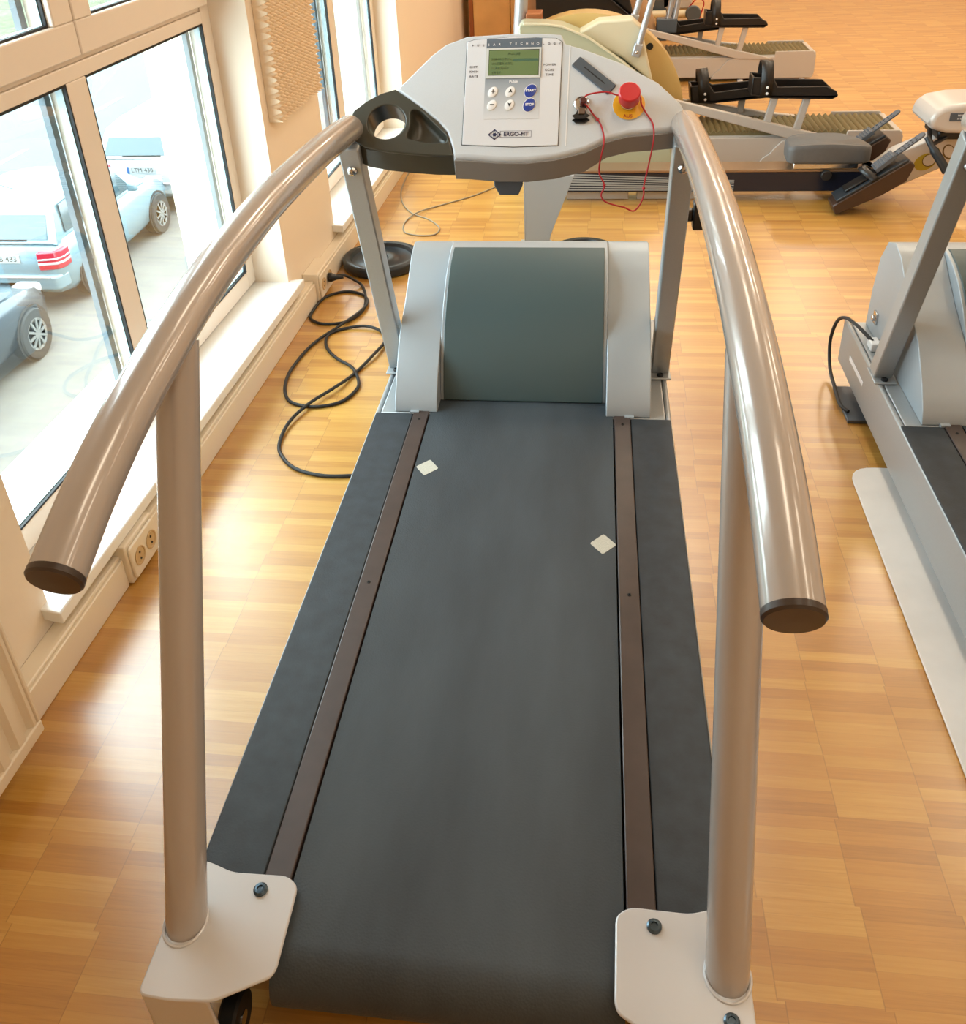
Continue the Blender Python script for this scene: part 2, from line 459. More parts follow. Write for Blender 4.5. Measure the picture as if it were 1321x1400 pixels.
# acoustic foam panel on the pier
def foam_panel():
    bm = NB(); s0, s1, z0, z1, nb = 3.115, 3.62, .735, 1.735, N1+.001
    cs, cz = 14, 28; sub = 8
    ns, nz = cs*sub, cz*sub
    V = []
    for j in range(nz+1):
        row = []
        for i in range(ns+1):
            h = .012+.019*(1+math.cos(2*PI*i/sub)*math.cos(2*PI*j/sub))
            row.append(bm.verts.new(wp(s0+(s1-s0)*i/ns, nb+h, z0+(z1-z0)*j/nz)))
        V.append(row)
    for j in range(nz):
        for i in range(ns): bm.faces.new((V[j][i], V[j][i+1], V[j+1][i+1], V[j+1][i]))
    # rim down to the wall
    edge = [V[0][i] for i in range(ns+1)]+[V[j][ns] for j in range(1, nz+1)]+[V[nz][i] for i in range(ns-1, -1, -1)]+[V[j][0] for j in range(nz-1, 0, -1)]
    base = []
    for v in edge:
        base.append(bm.verts.new((XW+KW*v.co.y+nb, v.co.y, v.co.z)))
    for k in range(len(edge)):
        q = (k+1) % len(edge); bm.faces.new((edge[k], base[k], base[q], edge[q]))
    bm.faces.new(base)
    o = build('foam_panel', bm, M_foam, smooth=True, angle=80)
    tag(o, 'cream egg-crate acoustic foam panel stuck to the pier between the windows', 'foam panel')
foam_panel()

# socket boxes on the trunking
def socket_box(s0, s1, label, holes):
    c = (s0+s1)/2
    t = thing('power_socket', label, 'socket', wp(c, N1, 0.0), None); setoff(wp(c, N1, 0.0))
    bm = NB(); wbx(bm, s0, s1, N1, .012, .005, .118)
    build('socket_box', bm, M_trunk, t, bev=.004)
    bm = NB()
    pr = rounded([(s0+.006, .014), (s1-.006, .014), (s1-.006, .108), (s0+.006, .108)], .012)
    va = [bm.verts.new(wp(a, .012, z)) for a, z in pr]; vb = [bm.verts.new(wp(a, .020, z)) for a, z in pr]
    bm.faces.new(va); bm.faces.new(vb[::-1])
    for i in range(len(pr)): bm.faces.new((va[i], va[(i+1) % len(pr)], vb[(i+1) % len(pr)], vb[i]))
    fp = build('cover_plate', bm, M_trunk, t, bev=.003)
    for h in holes:
        bm = NB(); lathe(bm, [(.024, .0), (.024, .002), (.021, .0022), (.0195, -.0), (.0195, -.0005)], Vector(wp(h, .0203, .062)), (1, -KW, 0), 28)
        w = build('socket_well', bm, mat('socket_well_cream', (206, 176, 132), .5), fp)
        for dz in (-.009, .009):
            bm = NB(); lathe(bm, [(.003, 0), (.003, .0012)], Vector(wp(h, .0212, .062+dz)), (1, -KW, 0), 12); build('contact_hole', bm, M_gasket, w)
    setoff()
    return t
socket_box(1.598, 1.738, 'cream double power socket low on the wall under the near window', (1.64, 1.70))
socket_box(3.206, 3.378, 'cream power socket under the foam panel with a black plug in it', (3.25, 3.33))

# radiator by the near pier
def radiator():
    t = thing('radiator', 'cream panel radiator with vertical flutes at the lower left corner', 'radiator', wp(.5, .0, .06)); setoff(wp(.5, 0, .06))
    bm = NB(); z0, z1, a, b = .06, .95, -.2, 1.115
    n = 26; V0 = []; V1 = []
    pts = []
    for k in range(n+1):
        s = a+(b-a)*k/n
        w = (b-a)/n
        pts += [(s, .064), (s+w*.25, .064), (s+w*.4, .052), (s+w*.7, .052), (s+w*.85, .064)] if k < n else [(s, .064)]
    lo = [bm.verts.new(wp(s, nn, z0+.03)) for s, nn in pts]; hi = [bm.verts.new(wp(s, nn, z1-.03)) for s, nn in pts]
    for k in range(len(pts)-1): bm.faces.new((lo[k], lo[k+1], hi[k+1], hi[k]))
    for row in (lo, hi):
        bk = [bm.verts.new((v.co.x-.03, v.co.y, v.co.z)) for v in row]
        for k in range(len(row)-1): bm.faces.new((row[k], row[k+1], bk[k+1], bk[k]))
    build('front_panel', bm, M_radiator, t, angle=25)
    bm = NB(); wbx(bm, a-.012, b+.012, .004, .066, z0, z0+.03); wbx(bm, a-.012, b+.012, .004, .066, z1-.03, z1)
    wbx(bm, a-.012, a, .004, .066, z0+.03, z1-.03); wbx(bm, b, b+.012, .004, .066, z0+.03, z1-.03); wbx(bm, a, b, .004, .034, z0+.03, z1-.03)
    build('casing', bm, M_radiator, t, bev=.004)
    setoff()
radiator()

# wooden cabinet at the far end of the left wall
def cabinet():
    t = thing('wooden_cabinet', 'tall light wooden cabinet with brown edge standing against the far left wall', 'cabinet', (-.62, 7.54, 0)); setoff((-.62, 7.54, 0))
    bm = NB(); bx(bm, -.95, -.30, 7.36, 7.75, 0.0, 2.1); build('carcass', bm, M_wood, t, bev=.003)
    bm = NB(); bx(bm, -.95, -.92, 7.342, 7.359, .0, 2.1); build('edge_strip', bm, M_woodedge, t)
    bm = NB(); bx(bm, -.917, -.64, 7.340, 7.359, .08, 2.08); d = build('door', bm, M_wood, t, bev=.002)
    bm = NB(); tube(bm, [(-.67, 7.339, .98), (-.67, 7.315, .98), (-.67, 7.315, 1.1), (-.67, 7.339, 1.1)], .005, 8); build('handle', bm, M_chrome, d)
    bm = NB(); bx(bm, -.635, -.30, 7.340, 7.359, .08, 2.08); d = build('door', bm, M_wood, t, bev=.002)
    bm = NB(); tube(bm, [(-.605, 7.339, .98), (-.605, 7.315, .98), (-.605, 7.315, 1.1), (-.605, 7.339, 1.1)], .005, 8); build('handle', bm, M_chrome, d)
    setoff()
cabinet()

# ------------------------------------------------------------------ treadmill
TX, TY = -.1805, 1.65
def xmir(pts): return [(-x, y) for x, y in pts][::-1]

RAILP = [(.69, .886), (.78, .922), (.89, .955), (1.02, .981), (1.15, 1.0), (1.29, 1.012), (1.5, 1.018), (1.76, 1.010), (1.95, .998), (2.10, .984)]
PROF_A = [(2.69, .20), (2.685, .32), (2.665, .43), (2.62, .497), (2.56, .517), (2.497, .502), (2.444, .468), (2.36, .42), (2.25, .368), (2.165, .29), (2.122, .235), (2.11, .203), (2.11, .2)]
PROF_B = [(2.69, .20), (2.685, .32), (2.665, .43), (2.62, .497), (2.56, .518), (2.50, .516), (2.44, .503), (2.38, .478), (2.31, .43), (2.25, .372), (2.205, .30), (2.18, .23), (2.175, .2)]
CT = math.radians(48)
CM = Matrix(((1, 0, 0, 0), (0, math.cos(CT), -math.sin(CT), 2.10), (0, math.sin(CT), math.cos(CT), .98), (0, 0, 0, 1)))
def cp(u, w, n=0): return CM @ Vector((u, w, n))

def treadmill():
    t = thing('treadmill', 'large grey treadmill in the middle with curved handrails, dark running belt and upright console', 'treadmill', (TX, TY, 0))
    setoff((0, TY, 0))
    # frame
    bm = NB()
    for s in (-1, 1):
        a, b = sorted((s*.387, s*.401)); bx(bm, a, b, .66, 2.725, .05, .1995)
    o = build('side_beams', bm, M_silver, t, bev=.006, seg=3)
    bm = NB(); bx(bm, -.386, .386, 2.105, 2.70, .09, .199); build('front_platform', bm, M_silver, t, bev=.004)
    bm = NB(); bx(bm, -.386, .386, .74, 2.104, .12, .17); build('deck_board', bm, M_blackm, t)
    for s in (-1, 1):
        bm = NB(); a, b = sorted((s*.2935, s*.3985)); bx(bm, a, b, .68, 2.104, .17, .201); build('foot_strip', bm, M_mat, t, bev=.003)
        bm = NB(); a, b = sorted((s*.2505, s*.2925)); bx(bm, a, b, .68, 2.12, .17, .2035)
        g = build('guide_strip', bm, M_strip, t, bev=.002)
        for y in (1.434, 2.07):
            bm = NB(); lathe(bm, [(.004, 0), (.004, .001), (.002, .0012), (.0018, .0)], (s*.272, y, .2036), (0, 0, 1), 12); build('screw', bm, M_gasket, g)
    # belt
    pr = [(2.23, .2015)]
    pr += [(.70+.055*math.cos(a), .146+.0555*math.sin(a)) for a in [PI/2+PI*k/14 for k in range(15)]]
    pr += [(2.23, .0905)]
    bm = NB(); prism(bm, pr, 'x', -.2465, .2465); bl = build('running_belt', bm, M_belt, t, angle=50)
    for (u, y, rot, sx) in ((-.2145, 1.852, .25, 1.), (.2195, 1.59, .1, 1.)):
        d = rounded([(.029, 0), (0, .034), (-.029, 0), (0, -.034)], .005)
        c, s_ = math.cos(-rot*.3), math.sin(-rot*.3)
        d = [(x*c-yy*s_, x*s_+yy*c) for x, yy in d]
        bm = NB(); prism(bm, [(u+x, y+yy) for x, yy in d], 'z', .2016, .2023); k = build('belt_mark', bm, M_sticker, bl)
        k['label'] = 'pale diamond sticker'
    # rear brackets
    PL = [(-.384, .800), (-.34, .786), (-.254, .788), (-.234, .774), (-.231, .657), (-.236, .645), (-.306, .607), (-.365, .603), (-.412, .606), (-.412, .80)]
    for s in (-1, 1):
        pts = PL if s < 0 else xmir(PL)
        br = None
        bm = NB(); prism(bm, rounded(pts, .012, 3), 'z', .206, .212)
        # folded flanges
        a, b = sorted((s*.412, s*.406)); bx(bm, a, b, .612, .795, .07, .209)
        q = [(-.408, .6065), (-.312, .6065), (-.312, .6125), (-.408, .6125)]
        if s > 0: q = xmir(q)
        lo = [(x*.985, y+.004) for x, y in q]
        hexa(bm, [(x, y, .04) for x, y in lo]+[(x, y, .2085) for x, y in q])
        br = build('rear_bracket', bm, M_plate, t, bev=.0025)
        for (u, y) in ((.288, .762), (.381, .649)):
            if s < 0 and u > .3: continue
            bm = NB(); lathe(bm, [(.0105, 0), (.0105, .003), (.008, .005), (.005, .0052), (.0045, .003)], (s*u, y, .2122), (0, 0, 1), 24); build('bolt', bm, M_bolt, br)
        # weld bead round the post foot
        bm = NB(); cx = s*.3825
        tube(bm, [(cx+.030*math.cos(a), .706+.0345*math.sin(a), .2125) for a in [2*PI*k/28 for k in range(28)]], .0026, 8, closed=True); build('weld_bead', bm, M_plate, br)
        bm = NB(); lathe(bm, [(.006, 0), (.006, .001)], (s*.345, .6062, .10), (0, -1, 0), 16); build('bolt_hole', bm, M_gasket, br)
        # transport wheel
        bm = NB(); lathe(bm, [(.012, -.014), (.036, -.014), (.04, -.010), (.04, .010), (.036, .014), (.012, .014)], (s*.326, .668, .042), (1, 0, 0), 32)
        w = build('transport_wheel', bm, M_blackm, t)
        bm = NB(); lathe(bm, [(.011, -.016), (.011, .016)], (s*.326, .668, .042), (1, 0, 0), 16); build('hub', bm, M_chrome, w)
        # post
        bm = NB(); tube(bm, [(cx, .704, .2), (cx, 1.068, .975)], .0295, 32); build('rear_post', bm, M_rail, t)
        # handrail
        bm = NB(); tube(bm, smooth_path([(cx, y, z) for y, z in RAILP], 6), .0312, 36); hr = build('handrail', bm, M_rail, t)
        p0 = Vector((cx, *RAILP[0])); d = (Vector((cx, *RAILP[0]))-Vector((cx, *RAILP[1]))).normalized()
        bm = NB(); lathe(bm, [(.0316, -.004), (.0316, .003), (.029, .006), (.0, .007)], p0, d, 36); build('end_cap', bm, M_cap, hr)
        # front post (square tube) with foot plate
        x2 = s*.368
        bm = NB(); beam(bm, (s*.383, 2.368, .205), (s*.383, 2.082, .955), .05, .05); fp = build('front_post', bm, M_silver, t, bev=.004)
        bm = NB(); bx(bm, s*.383-.029, s*.383+.029, 2.31, 2.40, .2, .206); build('foot_plate', bm, M_silver, fp, bev=.002)
        bm = NB(); lathe(bm, [(.009, 0), (.009, .005), (.006, .007), (.004, .005)], (s*.383, 2.326, .206), (0, 0, 1), 20); build('bolt', bm, M_gasket, fp)
        # dome bolt on the front face of the post near its top
        d = (Vector((0, 2.082, .955))-Vector((0, 2.368, .205))).normalized(); fn = Vector((0, -d.z, d.y))
        q = Vector((s*.383, 2.368, .205)).lerp(Vector((s*.383, 2.082, .955)), .925)+fn*.025
        if s > 0: q = Vector((.383-.0, *q[1:]))
        bm = NB(); lathe(bm, [(.013, -.001), (.0125, .004), (.009, .009), (.0045, .0105), (.004, .006)], q, fn, 24); build('dome_bolt', bm, M_chrome, fp)
    # clamp knob on the right post
    bm = NB(); prism(bm, rounded([(-.02, -.035), (.02, -.035), (.02, .035), (-.02, .035)], .008), 'x', .425, .455)
    for v in bm.verts: v.co.y += 2.20; v.co.z += .735
    bx(bm, .405, .426, 2.19, 2.215, .72, .75)
    build('clamp_knob', bm, M_black, t, bev=.004)
    # hood
    bm = NB(); prism(bm, PROF_A, 'x', -.346, -.2285); prism(bm, PROF_A, 'x', .2285, .346); prism(bm, PROF_B, 'x', -.2284, .2284)
    hd = build('motor_hood', bm, M_silver2, t, bev=.010, seg=3, angle=40)
    # inset cover: thin curved shell on the hood's middle
    bm = NB(); pb = [(2.515, .5195), (2.50, .5185), (2.44, .507), (2.38, .483), (2.31, .436), (2.25, .378), (2.204, .305), (2.176, .233), (2.1705, .205)]
    pin = [(y+.008, z-.006) for y, z in pb][::-1]
    prism(bm, pb+pin, 'x', -.219, .219); build('motor_cover', bm, M_cover, t, bev=.002, angle=30)
    for s in (-1, 1):
        bm = NB(); bx(bm, s*.29-.012, s*.29+.012, 2.100, 2.112, .2, .207); build('hood_foot', bm, M_silver2, hd)
    # ---- console
    OUT = [(-.135, -.066), (-.102, -.067), (-.035, -.0735), (.031, -.0745), (.097, -.067), (.162, -.05), (.21, -.025), (.259, -.012), (.315, -.008), (.366, -.003), (.379, .012), (.379, .045), (.372, .058), (.323, .109), (.241, .16), (.15, .199), (.112, .212), (.103, .236), (.05, .2405), (-.013, .2415), (-.117, .237), (-.168, .217), (-.201, .189), (-.25, .134), (-.279, .103), (-.22, .059), (-.175, .021), (-.153, -.006), (-.141, -.04)]
    bm = NB()
    va = [bm.verts.new(cp(u, w)) for u, w in OUT]
    def low(u, w):
        h = .052 if w < .02 else .035
        if u > .2 and w < .02: h = .044
        return cp(u, w)+Vector((0, .012, -h))
    vb = [bm.verts.new(low(u, w)) for u, w in OUT]
    bm.faces.new(va); bm.faces.new(vb[::-1])
    for i in range(len(OUT)): bm.faces.new((va[i], va[(i+1) % len(OUT)], vb[(i+1) % len(OUT)], vb[i]))
    cb = build('console_body', bm, M_console, t, bev=.005, seg=3, angle=30)
    # darker skirt lying on the front edge below the top lip
    fr = [p for p in OUT[:10]]
    bm = NB()
    for k, dz in enumerate((-.011, -.056)):
        pass
    ptsa = [cp(u, w)+Vector((0, -.0025, -.010)) for u, w in fr]; ptsb = [low(u, w)+Vector((0, -.004, -.006)) for u, w in fr]
    pa2 = [p+Vector((0, .012, 0)) for p in ptsa]; pb2 = [p+Vector((0, .012, 0)) for p in ptsb]
    R4 = [[bm.verts.new(p) for p in row] for row in (ptsa, ptsb, pb2, pa2)]
    for k in range(len(fr)-1):
        for j in range(4):
            bm.faces.new((R4[j][k], R4[j][k+1], R4[(j+1) % 4][k+1], R4[(j+1) % 4][k]))
    bm.faces.new([R4[j][0] for j in range(4)]); bm.faces.new([R4[j][-1] for j in range(4)])
    build('console_skirt', bm, M_skirt, t, bev=.002, angle=30)
    # bracket hanging under the console
    bm = NB(); prism(bm, [(-.0485, .92), (.021, .92), (.020, .856), (.010, .833), (-.034, .833), (-.046, .856)], 'y', 2.065, 2.085); build('console_bracket', bm, M_slot, t, bev=.003)
    # cup holder end
    OC = [(-.1365, -.066), (-.143, -.040), (-.155, -.006), (-.177, .021), (-.222, .059), (-.281, .103), (-.315, .093), (-.349, .074), (-.378, .050), (-.388, .025), (-.386, -.008), (-.373, -.028), (-.343, -.044), (-.29, -.054), (-.238, -.060), (-.18, -.065)]
    OCs = OC
    hole = ell(-.298, .020, .045, .0435, 36)[::-1]
    pock = rounded([(-.243, .050), (-.222, .050), (-.152, -.020), (-.155, -.034), (-.2, -.034), (-.25, -.020), (-.240, .01)], .010, 4)
    ch = plate('cup_holder', OCs, [hole, pock], CM, .012, M_cup, t, .003)
    # skirt of the cup holder
    bm = NB(); m = len(OC)
    rows = []
    for dz in (0, 1):
        rows.append([bm.verts.new(cp(u*.998, w, -.008)+Vector((0, .012*dz, -dz*(.046 if w < .03 else .02)))) for u, w in OC])
    inner = [[bm.verts.new(cp(u*.985-.004, w*.97+.0005, -.008)+Vector((0, .012*dz, -dz*(.046 if w < .03 else .02)))) for u, w in OC] for dz in (0, 1)]
    for k in range(m):
        q = (k+1) % m
        bm.faces.new((rows[0][k], rows[0][q], rows[1][q], rows[1][k]))
        bm.faces.new((inner[0][k], inner[1][k], inner[1][q], inner[0][q]))
        bm.faces.new((rows[1][k], rows[1][q], inner[1][q], inner[1][k]))
    build('holder_skirt', bm, M_cup, ch, angle=40)
    # cup ring walls
    bm = NB()
    H0 = [bm.verts.new(cp(u, w, -.0015)) for u, w in ell(-.298, .020, .0445, .043, 36)]
    H1 = [bm.verts.new(cp(u, w, -.062)) for u, w in ell(-.298, .020, .042, .0405, 36)]
    H2 = [bm.verts.new(cp(u, w, -.062)) for u, w in ell(-.298, .020, .048, .0465, 36)]
    H3 = [bm.verts.new(cp(u, w, -.009)) for u, w in ell(-.298, .020, .048, .0465, 36)]
    for k in range(36):
        q = (k+1) % 36
        for A, B in ((H0, H1), (H1, H2), (H2, H3)): bm.faces.new((A[k], A[q], B[q], B[k]))
    build('cup_ring', bm, M_cupin, ch)
    # pocket dish
    bm = NB(); cxp, cyp = -.197, -.004
    D = [[bm.verts.new(cp(cxp+(u-cxp)*f, cyp+(w-cyp)*f, d)) for u, w in pock] for f, d in ((1.0, -.003), (.95, -.016), (.82, -.028), (.4, -.031))]
    for A, B in zip(D, D[1:]):
        for k in range(len(pock)): q = (k+1) % len(pock); bm.faces.new((A[k], A[q], B[q], B[k]))
    bm.faces.new(D[-1]); build('pocket_dish', bm, M_cup, ch, angle=60)
    # ---- faceplate
    FP = [(-.117, -.040), (0, -.046), (.101, -.044), (.1045, .214), (.09, .2235), (-.01, .2295), (-.1, .2245), (-.117, .219)]
    bm = NB(); A = [bm.verts.new(cp(u*1.012, (w-.09)*1.008+.09, .0008)) for u, w in FP]; B = [bm.verts.new(cp(u*1.012, (w-.09)*1.008+.09, -.002)) for u, w in FP]
    bm.faces.new(A)
    for i in range(len(FP)): bm.faces.new((A[i], A[(i+1) % len(FP)], B[(i+1) % len(FP)], B[i]))
    build('faceplate_joint', bm, M_gasket, t, smooth=False)
    bm = NB(); A = [bm.verts.new(cp(u, w, .0022)) for u, w in FP]; B = [bm.verts.new(cp(u, w, -.001)) for u, w in FP]
    bm.faces.new(A); bm.faces.new(B[::-1])
    for i in range(len(FP)): bm.faces.new((A[i], A[(i+1) % len(FP)], B[(i+1) % len(FP)], B[i]))
    fp = build('control_panel', bm, M_face, t, bev=.001)
    def quad(name, u0, u1, w0, w1, n, m, par, th=.0005, r=0, rot=0):
        pts = [(u0, w0), (u1, w0), (u1, w1), (u0, w1)]
        if r: pts = rounded(pts, r, 3)
        bm = NB(); A = [bm.verts.new(cp(u, w, n+th)) for u, w in pts]; B = [bm.verts.new(cp(u, w, n-.0002)) for u, w in pts]
        bm.faces.new(A); bm.faces.new(B[::-1])
        for i in range(len(pts)): bm.faces.new((A[i], A[(i+1) % len(pts)], B[(i+1) % len(pts)], B[i]))
        return build(name, bm, m, par, smooth=False)
    def TM(u, w, n, rot=0): return CM @ Matrix.Translation((u, w, n)) @ Matrix.Rotation(rot, 4, 'Z')
    # grey fading field behind the keys (object-space gradient down the slope)
    mfade = grad_mat('key_field_fade', (216, 218, 222), (138, 148, 158), 2, .98+.02*math.sin(CT), .98+.13*math.sin(CT), .35)
    quad('key_field', -.071, .056, .022, .126, .0022, mfade, fp)
    quad('header_strip', -.071, .058, .126, .2255, .0022, M_header, fp)
    lf = quad('display_frame', -.0705, .057, .1235, .200, .0028, M_lens, fp, .002)
    sd = quad('display_shadow', -.0645, .0525, .130, .1955, .0048, M_gasket, lf, .0001)
    lc = quad('display_screen', -.0635, .0515, .1305, .1935, .0049, M_lcd, lf, .0002)
    quad('menu_bar', -.008, .0505, .1655, .172, .0052, M_lcdbar, lc, .0001)
    for txt, u, w, sz in (('PULSE', -.020, .184, .009), ('MANUELL', -.058, .171, .009), ('INTERVAL', -.057, .1595, .009), ('CARDIO', -.057, .148, .009), ('TEST', -.057, .1365, .009)):
        text('screen_text', txt, sz, TM(u, w, .0054), M_lcdtext, lc, 'LEFT', 1.25)
    for txt, u, w in (('DIST.', -.098, .154), ('KM/H', -.098, .142), ('RATE', -.098, .130)): text('print', txt, .0078, TM(u, w, .0026), M_greyprint, fp, 'CENTER', 1.15)
    for txt, u, w in (('POWER', .077, .156), ('KCAL', .077, .143), ('TIME', .077, .131)): text('print', txt, .0078, TM(u, w, .0026), M_greyprint, fp, 'CENTER', 1.15)
    for i, ch_ in enumerate('PULSAR TECHNOLOGY'):
        if ch_ == ' ': continue
        u = -.104+i*.0127
        text('header_letter', ch_, .0078, TM(u, .2085+.003*(1-abs(u)/.11), .003), M_white if -.068 < u < .055 else M_greyprint, fp)
    text('print', 'Pulse', .0095, TM(-.005, .115, .003), M_white, fp, bold=.0002)
    def key(u, w, rx, ry, m, name='button', rot=-.5):
        bm = NB(); c = ell(u, w, rx*1.13, ry*1.1, 28, rot); A = [bm.verts.new(cp(a, b, .0030)) for a, b in c]; bm.faces.new(A)
        ru = build('key_rim', bm, M_btn if m is M_blue else M_lens, fp, smooth=False)
        bm = NB(); rows = [[bm.verts.new(cp(a, b, n)) for a, b in ell(u, w, rx*f, ry*f, 28, rot)] for f, n in ((1, .003), (.98, .0042), (.8, .005))]
        for A, B in zip(rows, rows[1:]):
            for k in range(28): bm.faces.new((A[k], A[(k+1) % 28], B[(k+1) % 28], B[k]))
        bm.faces.new(rows[-1])
        return build(name, bm, m, fp)
    for u, w, s_ in ((-.052, .089, '+'), (-.053, .056, '-'), (-.012, .089, '^'), (-.0125, .056, 'v')):
        k = key(u, w, .0098, .0138, M_btn)
        bm = NB()
        def poly(pts):
            bm.faces.new([bm.verts.new(cp(u+.001+a, w+.001+b, .0054)) for a, b in pts])
        if s_ in '+-':
            poly([(-.005, -.001), (.005, -.001), (.005, .001), (-.005, .001)])
            if s_ == '+': poly([(-.001, -.005), (.001, -.005), (.001, .005), (-.001, .005)])
        elif s_ == '^': poly([(-.0045, -.004), (0, -.002), (.0045, -.004), (.001, .006)])
        else: poly([(-.0045, .004), (-.001, -.006), (.0045, .004), (0, .002)])
        build('symbol', bm, M_gasket, k, smooth=False)
    for u, w, tx in ((.0355, .0905, 'START'), (.0335, .0555, 'STOP')):
        k = key(u, w, .0128, .0172, M_blue)
        text('key_text', tx, .0082, TM(u+.0005, w, .0054), M_white, k, bold=.0003)
    # maker's mark
    bm = NB()
    def lp(pts, n=.0027): bm.faces.new([bm.verts.new(cp(u, w, n)) for u, w in pts])
    lc_, wc = -.0435, -.0165
    def ringpoly(outer, inner):
        n_ = len(outer); A = [bm.verts.new(cp(u, w, .0027)) for u, w in outer]; B = [bm.verts.new(cp(u, w, .0027)) for u, w in inner]
        for i in range(n_): bm.faces.new((A[i], A[(i+1) % n_], B[(i+1) % n_], B[i]))
    ringpoly([(lc_-.0155, wc), (lc_, wc-.0135), (lc_+.0155, wc), (lc_, wc+.0135)], [(lc_-.0125, wc), (lc_, wc-.0108), (lc_+.0125, wc), (lc_, wc+.0108)])
    for a in (0, PI/2, PI, 3*PI/2):
        ca, sa = math.cos(a), math.sin(a)
        lp([(lc_+(x*ca-y*sa)*1.05, wc+(x*sa+y*ca)*.95) for x, y in ((.0085, 0), (.0112, -.003), (.0145, 0), (.0112, .003))])
    ringpoly(ell(lc_, wc, .0082, .0078, 24), ell(lc_, wc, .0074, .007, 24))
    for k in range(6):
        a = k*PI/3; lp([(lc_+x*math.cos(a)-y*math.sin(a), wc+x*math.sin(a)+y*math.cos(a)) for x, y in ((0, 0), (.0035, -.0022), (.0055, .001), (.0025, .0018))])
    ringpoly([(-.031, -.0235), (.0405, -.0235), (.0405, -.0075), (-.031, -.0075)], [(-.030, -.0228), (.0398, -.0228), (.0398, -.0082), (-.030, -.0082)])
    build('logo_emblem', bm, M_navy, fp, smooth=False, recalc=False)
    text('logo_lettering', 'ERGO-FIT', .0132, TM(.0055, -.0158, .0028), M_navy, fp, bold=.0003)
    # seam right of the panel
    bm = NB(); 
    for k in range(2): pass
    A = [cp(.1215, .206, .0006), cp(.124, .206, .0006), cp(.1195, -.045, .0006), cp(.117, -.045, .0006)]
    bm.faces.new([bm.verts.new(p) for p in A]); build('console_seam', bm, M_btn, cb, smooth=False)
    # card slot
    ang = math.atan2(.106-.168, .223-.154)
    cs_, sn = math.cos(ang), math.sin(ang); cu_, cw_ = .1785, .127
    rect = rounded([(-.056, -.0145), (.056, -.0145), (.056, .0145), (-.056, .0145)], .004)
    bm = NB(); A = [bm.verts.new(cp(cu_+x*cs_-y*sn, cw_+x*sn+y*cs_, .005)) for x, y in rect]; B = [bm.verts.new(cp(cu_+x*cs_-y*sn, cw_+x*sn+y*cs_, -.001)) for x, y in rect]
    bm.faces.new(A); bm.faces.new(B[::-1])
    for i in range(len(rect)): bm.faces.new((A[i], A[(i+1) % len(rect)], B[(i+1) % len(rect)], B[i]))
    sl = build('card_reader', bm, M_slot, t, bev=.0015)
    bm = NB(); bm.faces.new([bm.verts.new(cp(cu_+x*cs_-y*sn, cw_+x*sn+y*cs_, .0053)) for x, y in ((-.03, -.0013), (.034, -.0013), (.034, .0013), (-.03, .0013))]); build('card_slot', bm, M_gasket, sl, smooth=False)
    # emergency stop
    nn = CM.to_3x3() @ Vector((0, 0, 1))
    bm = NB(); lathe(bm, [(.0375, -.001), (.0375, .002), (.0365, .003)], cp(.259, .053), nn, 40); es = build('emergency_stop', bm, M_lens, t)
    bm = NB(); lathe(bm, [(.036, .0028), (.036, .0036), (.035, .004)], cp(.258, .052), nn, 40); build('yellow_disc', bm, M_yellow, es)
    bm = NB(); lathe(bm, [(.017, .003), (.017, .010), (.0155, .011)], cp(.2565, .054), nn, 28); build('collar', bm, M_chrome, es)
    bm = NB(); lathe(bm, [(.012, .008), (.012, .020), (.020, .022), (.0235, .026), (.0245, .052), (.0238, .056), (.0215, .058)], cp(.2575, .055), nn, 40); build('mushroom_head', bm, M_red, es)
    text('disc_text', 'AUS', .011, TM(.256, .024, .0043), M_cord, es)
    # key switch
    bm = NB(); lathe(bm, [(.018, -.001), (.018, .004), (.0155, .0055), (.0145, .003), (.006, .003)], cp(.153, .057), nn, 32); ks = build('key_switch', bm, M_chrome, t)
    bm = NB(); lathe(bm, [(.004, .002), (.004, .008), (.008, .010), (.008, .026), (.006, .028)], cp(.156, .053), nn, 20); build('key_head', bm, mat('dark_red_plastic', (70, 18, 18), .4), ks)
    setoff()
    return t
TM1 = treadmill()

# second treadmill of the same make to the right
TM2 = copy_tree(TM1)
TM2.location = (1.196, TY, 0)
TM2['label'] = 'second grey treadmill cut off by the right edge, standing on a white mat'
def rt_extras():
    setoff((0, TY, 0))
    bm = NB(); bx(bm, -.4022, -.4012, 2.44, 2.60, .118, .132); k = build('beam_sticker', bm, M_white, TM2, smooth=False); k['label'] = 'narrow white sticker'
    bm = NB(); bx(bm, -.377, -.350, 2.50, 2.548, .2, .226); bx(bm, -.352, -.346, 2.51, 2.54, .205, .222); build('power_inlet', bm, M_btn, TM2, bev=.005)
    bm = NB(); lathe(bm, [(.009, 0), (.009, .012), (.006, .014)], (-.346, 2.60, .262), (-1, 0, 0), 20); bx(bm, -.352, -.346, 2.585, 2.615, .245, .282); build('switch', bm, M_chrome, TM2, bev=.001)
    bm = NB(); bx(bm, -.43, -.34, 2.42, 2.62, .0, .012); build('floor_pad', bm, M_slot, TM2, bev=.002)
    setoff()
rt_extras()
bm = NB(); setoff((1.196, TY, 0))
tube(bm, smooth_path([(.828, 2.524, .222), (.80, 2.60, .235), (.785, 2.68, .222), (.777, 2.735, .18), (.772, 2.755, .10), (.770, 2.70, .03), (.766, 2.60, .018), (.760, 2.50, .018), (.775, 2.46, .018)], 6), .0055, 10)
k = build('power_cable', bm, M_blackm, TM2); k['label'] = 'black cable looping out beside the white plug'; setoff()

